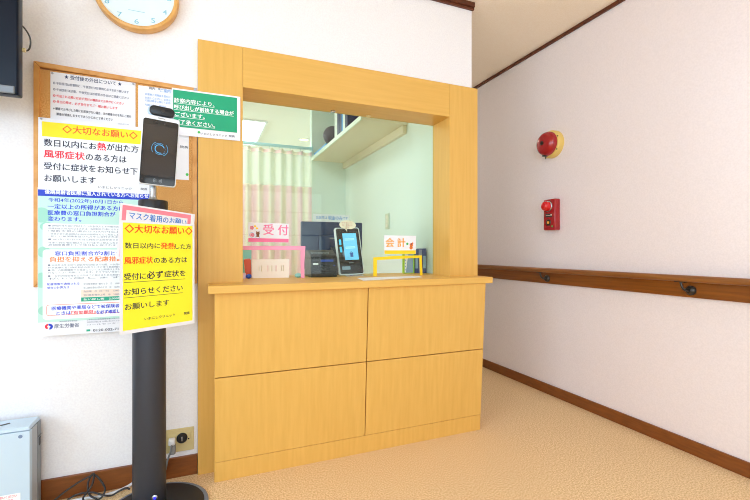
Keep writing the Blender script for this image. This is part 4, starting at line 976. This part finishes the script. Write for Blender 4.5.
# lamps
def lamp(label, x0, x1, y0, y1, z, m_, group, frame='silver'):
    t = thing('ceiling_light', label, 'ceiling light', ((x0+x1)/2,(y0+y1)/2,z-.02), group=group)
    b = new(); box(b, x0-.03, x1+.03, y0-.03, y1+.03, z-.018, z-.0005); link('housing', b, 'whiteplastic', t)
    b = new(); box(b, x0, x1, y0, y1, z-.026, z-.0181); link('diffuser', b, m_, t); return t
lamp('rectangular ceiling light panel in the room beyond the curtain', .30, .62, 4.75, 5.78, H, 'innerpanel', 'reception lights')
lamp('unseen ceiling light panel added above the inner desk to brighten the reception', -.35, .25, 2.7, 3.9, H, 'innerpanel', 'reception lights')  # panel added out of view to light the reception interior
dl = thing('downlight', 'small round warm downlight in the ceiling beyond the curtain', 'ceiling light', (1.19,5.32,H-.01))
bm = new(); lathe(bm, [(.055,-.0005),(.075,-.0005),(.075,-.006),(.055,-.010)], 32, Matrix.Translation((1.19,5.32,H))); link('ring', bm, 'whiteplastic', dl, smooth=True)
bm = new(); lathe(bm, [(0,-.001),(.0545,-.001),(.0545,-.006),(0,-.006)], 32, Matrix.Translation((1.19,5.32,H))); link('diffuser', bm, 'warmspot', dl)
for k, (x, y) in enumerate(((-1.1,.15),(1.3,.25),(-1.1,-1.7),(-.1,-1.7))):
    lamp('waiting room ceiling light panel, %s' % ('front left','front right','rear left','rear right')[k], x-.3, x+.3, y-.3, y+.3, H, 'lightpanel', 'waiting room lights')

lamp('small unseen ceiling light panel added in the corridor to brighten the side wall', 1.68, 1.98, 3.75, 4.05, H, 'corridorfill', 'added corridor fill')  # hidden lamp added to lift the side wall near the post
# ================================================================== LIGHT, SKY, CAMERA
def area(name, loc, rot, sx, sy, p, col):
    l = bpy.data.lights.new(name, 'AREA'); l.shape = 'RECTANGLE'; l.size = sx; l.size_y = sy; l.energy = p; l.color = col
    o = bpy.data.objects.new(name, l); COL.objects.link(o); o.location = loc; o.rotation_euler = rot; return o
area('daylight_door', (1.325, YB-.25, 1.05), (PI/2,0,0), 1.5, 2.1, 17, (.93,.97,1.0))
area('daylight_window', (XL-.25, -.5, 1.5), (PI/2,0,-PI/2), 2.8, 1.2, 85, (.66,.83,1.0))
area('fill_inner_window', (XL-.25, 5.3, 1.45), (PI/2,0,-PI/2), 1.5, 1.1, 75, (.94,.97,1.0))  # added daylight that lifts the ceiling beyond the curtain
area('daylight_rear_window', (-.95, YB-.25, 1.6), (PI/2,0,0), 2.1, 1.3, 92, (.58,.78,1.0))
W = bpy.data.worlds.new('sky'); SC.world = W; W.use_nodes = True
bgn = W.node_tree.nodes['Background']; bgn.inputs['Color'].default_value = (.80,.90,1.0,1); bgn.inputs['Strength'].default_value = 1.2

cam = bpy.data.cameras.new('camera'); co = bpy.data.objects.new('camera', cam); COL.objects.link(co); SC.camera = co
cam.sensor_width = 36.0; cam.lens = 36.0*413.0/750.0; cam.clip_start = .02
co.location = (0,0,1.0); co.rotation_euler = (PI/2, 0, -math.atan(170/413.0))
SC.view_settings.view_transform = 'Standard'; SC.view_settings.look = 'None'; SC.view_settings.gamma = 1.0
SC.view_settings.use_curve_mapping = False
SC.view_settings.exposure = -0.06
SC.cycles.filter_width = 1.0
SC.cycles.max_bounces = 14; SC.cycles.diffuse_bounces = 8; SC.cycles.glossy_bounces = 6; SC.cycles.transparent_max_bounces = 16
SC.cycles.caustics_reflective = False; SC.cycles.caustics_refractive = False
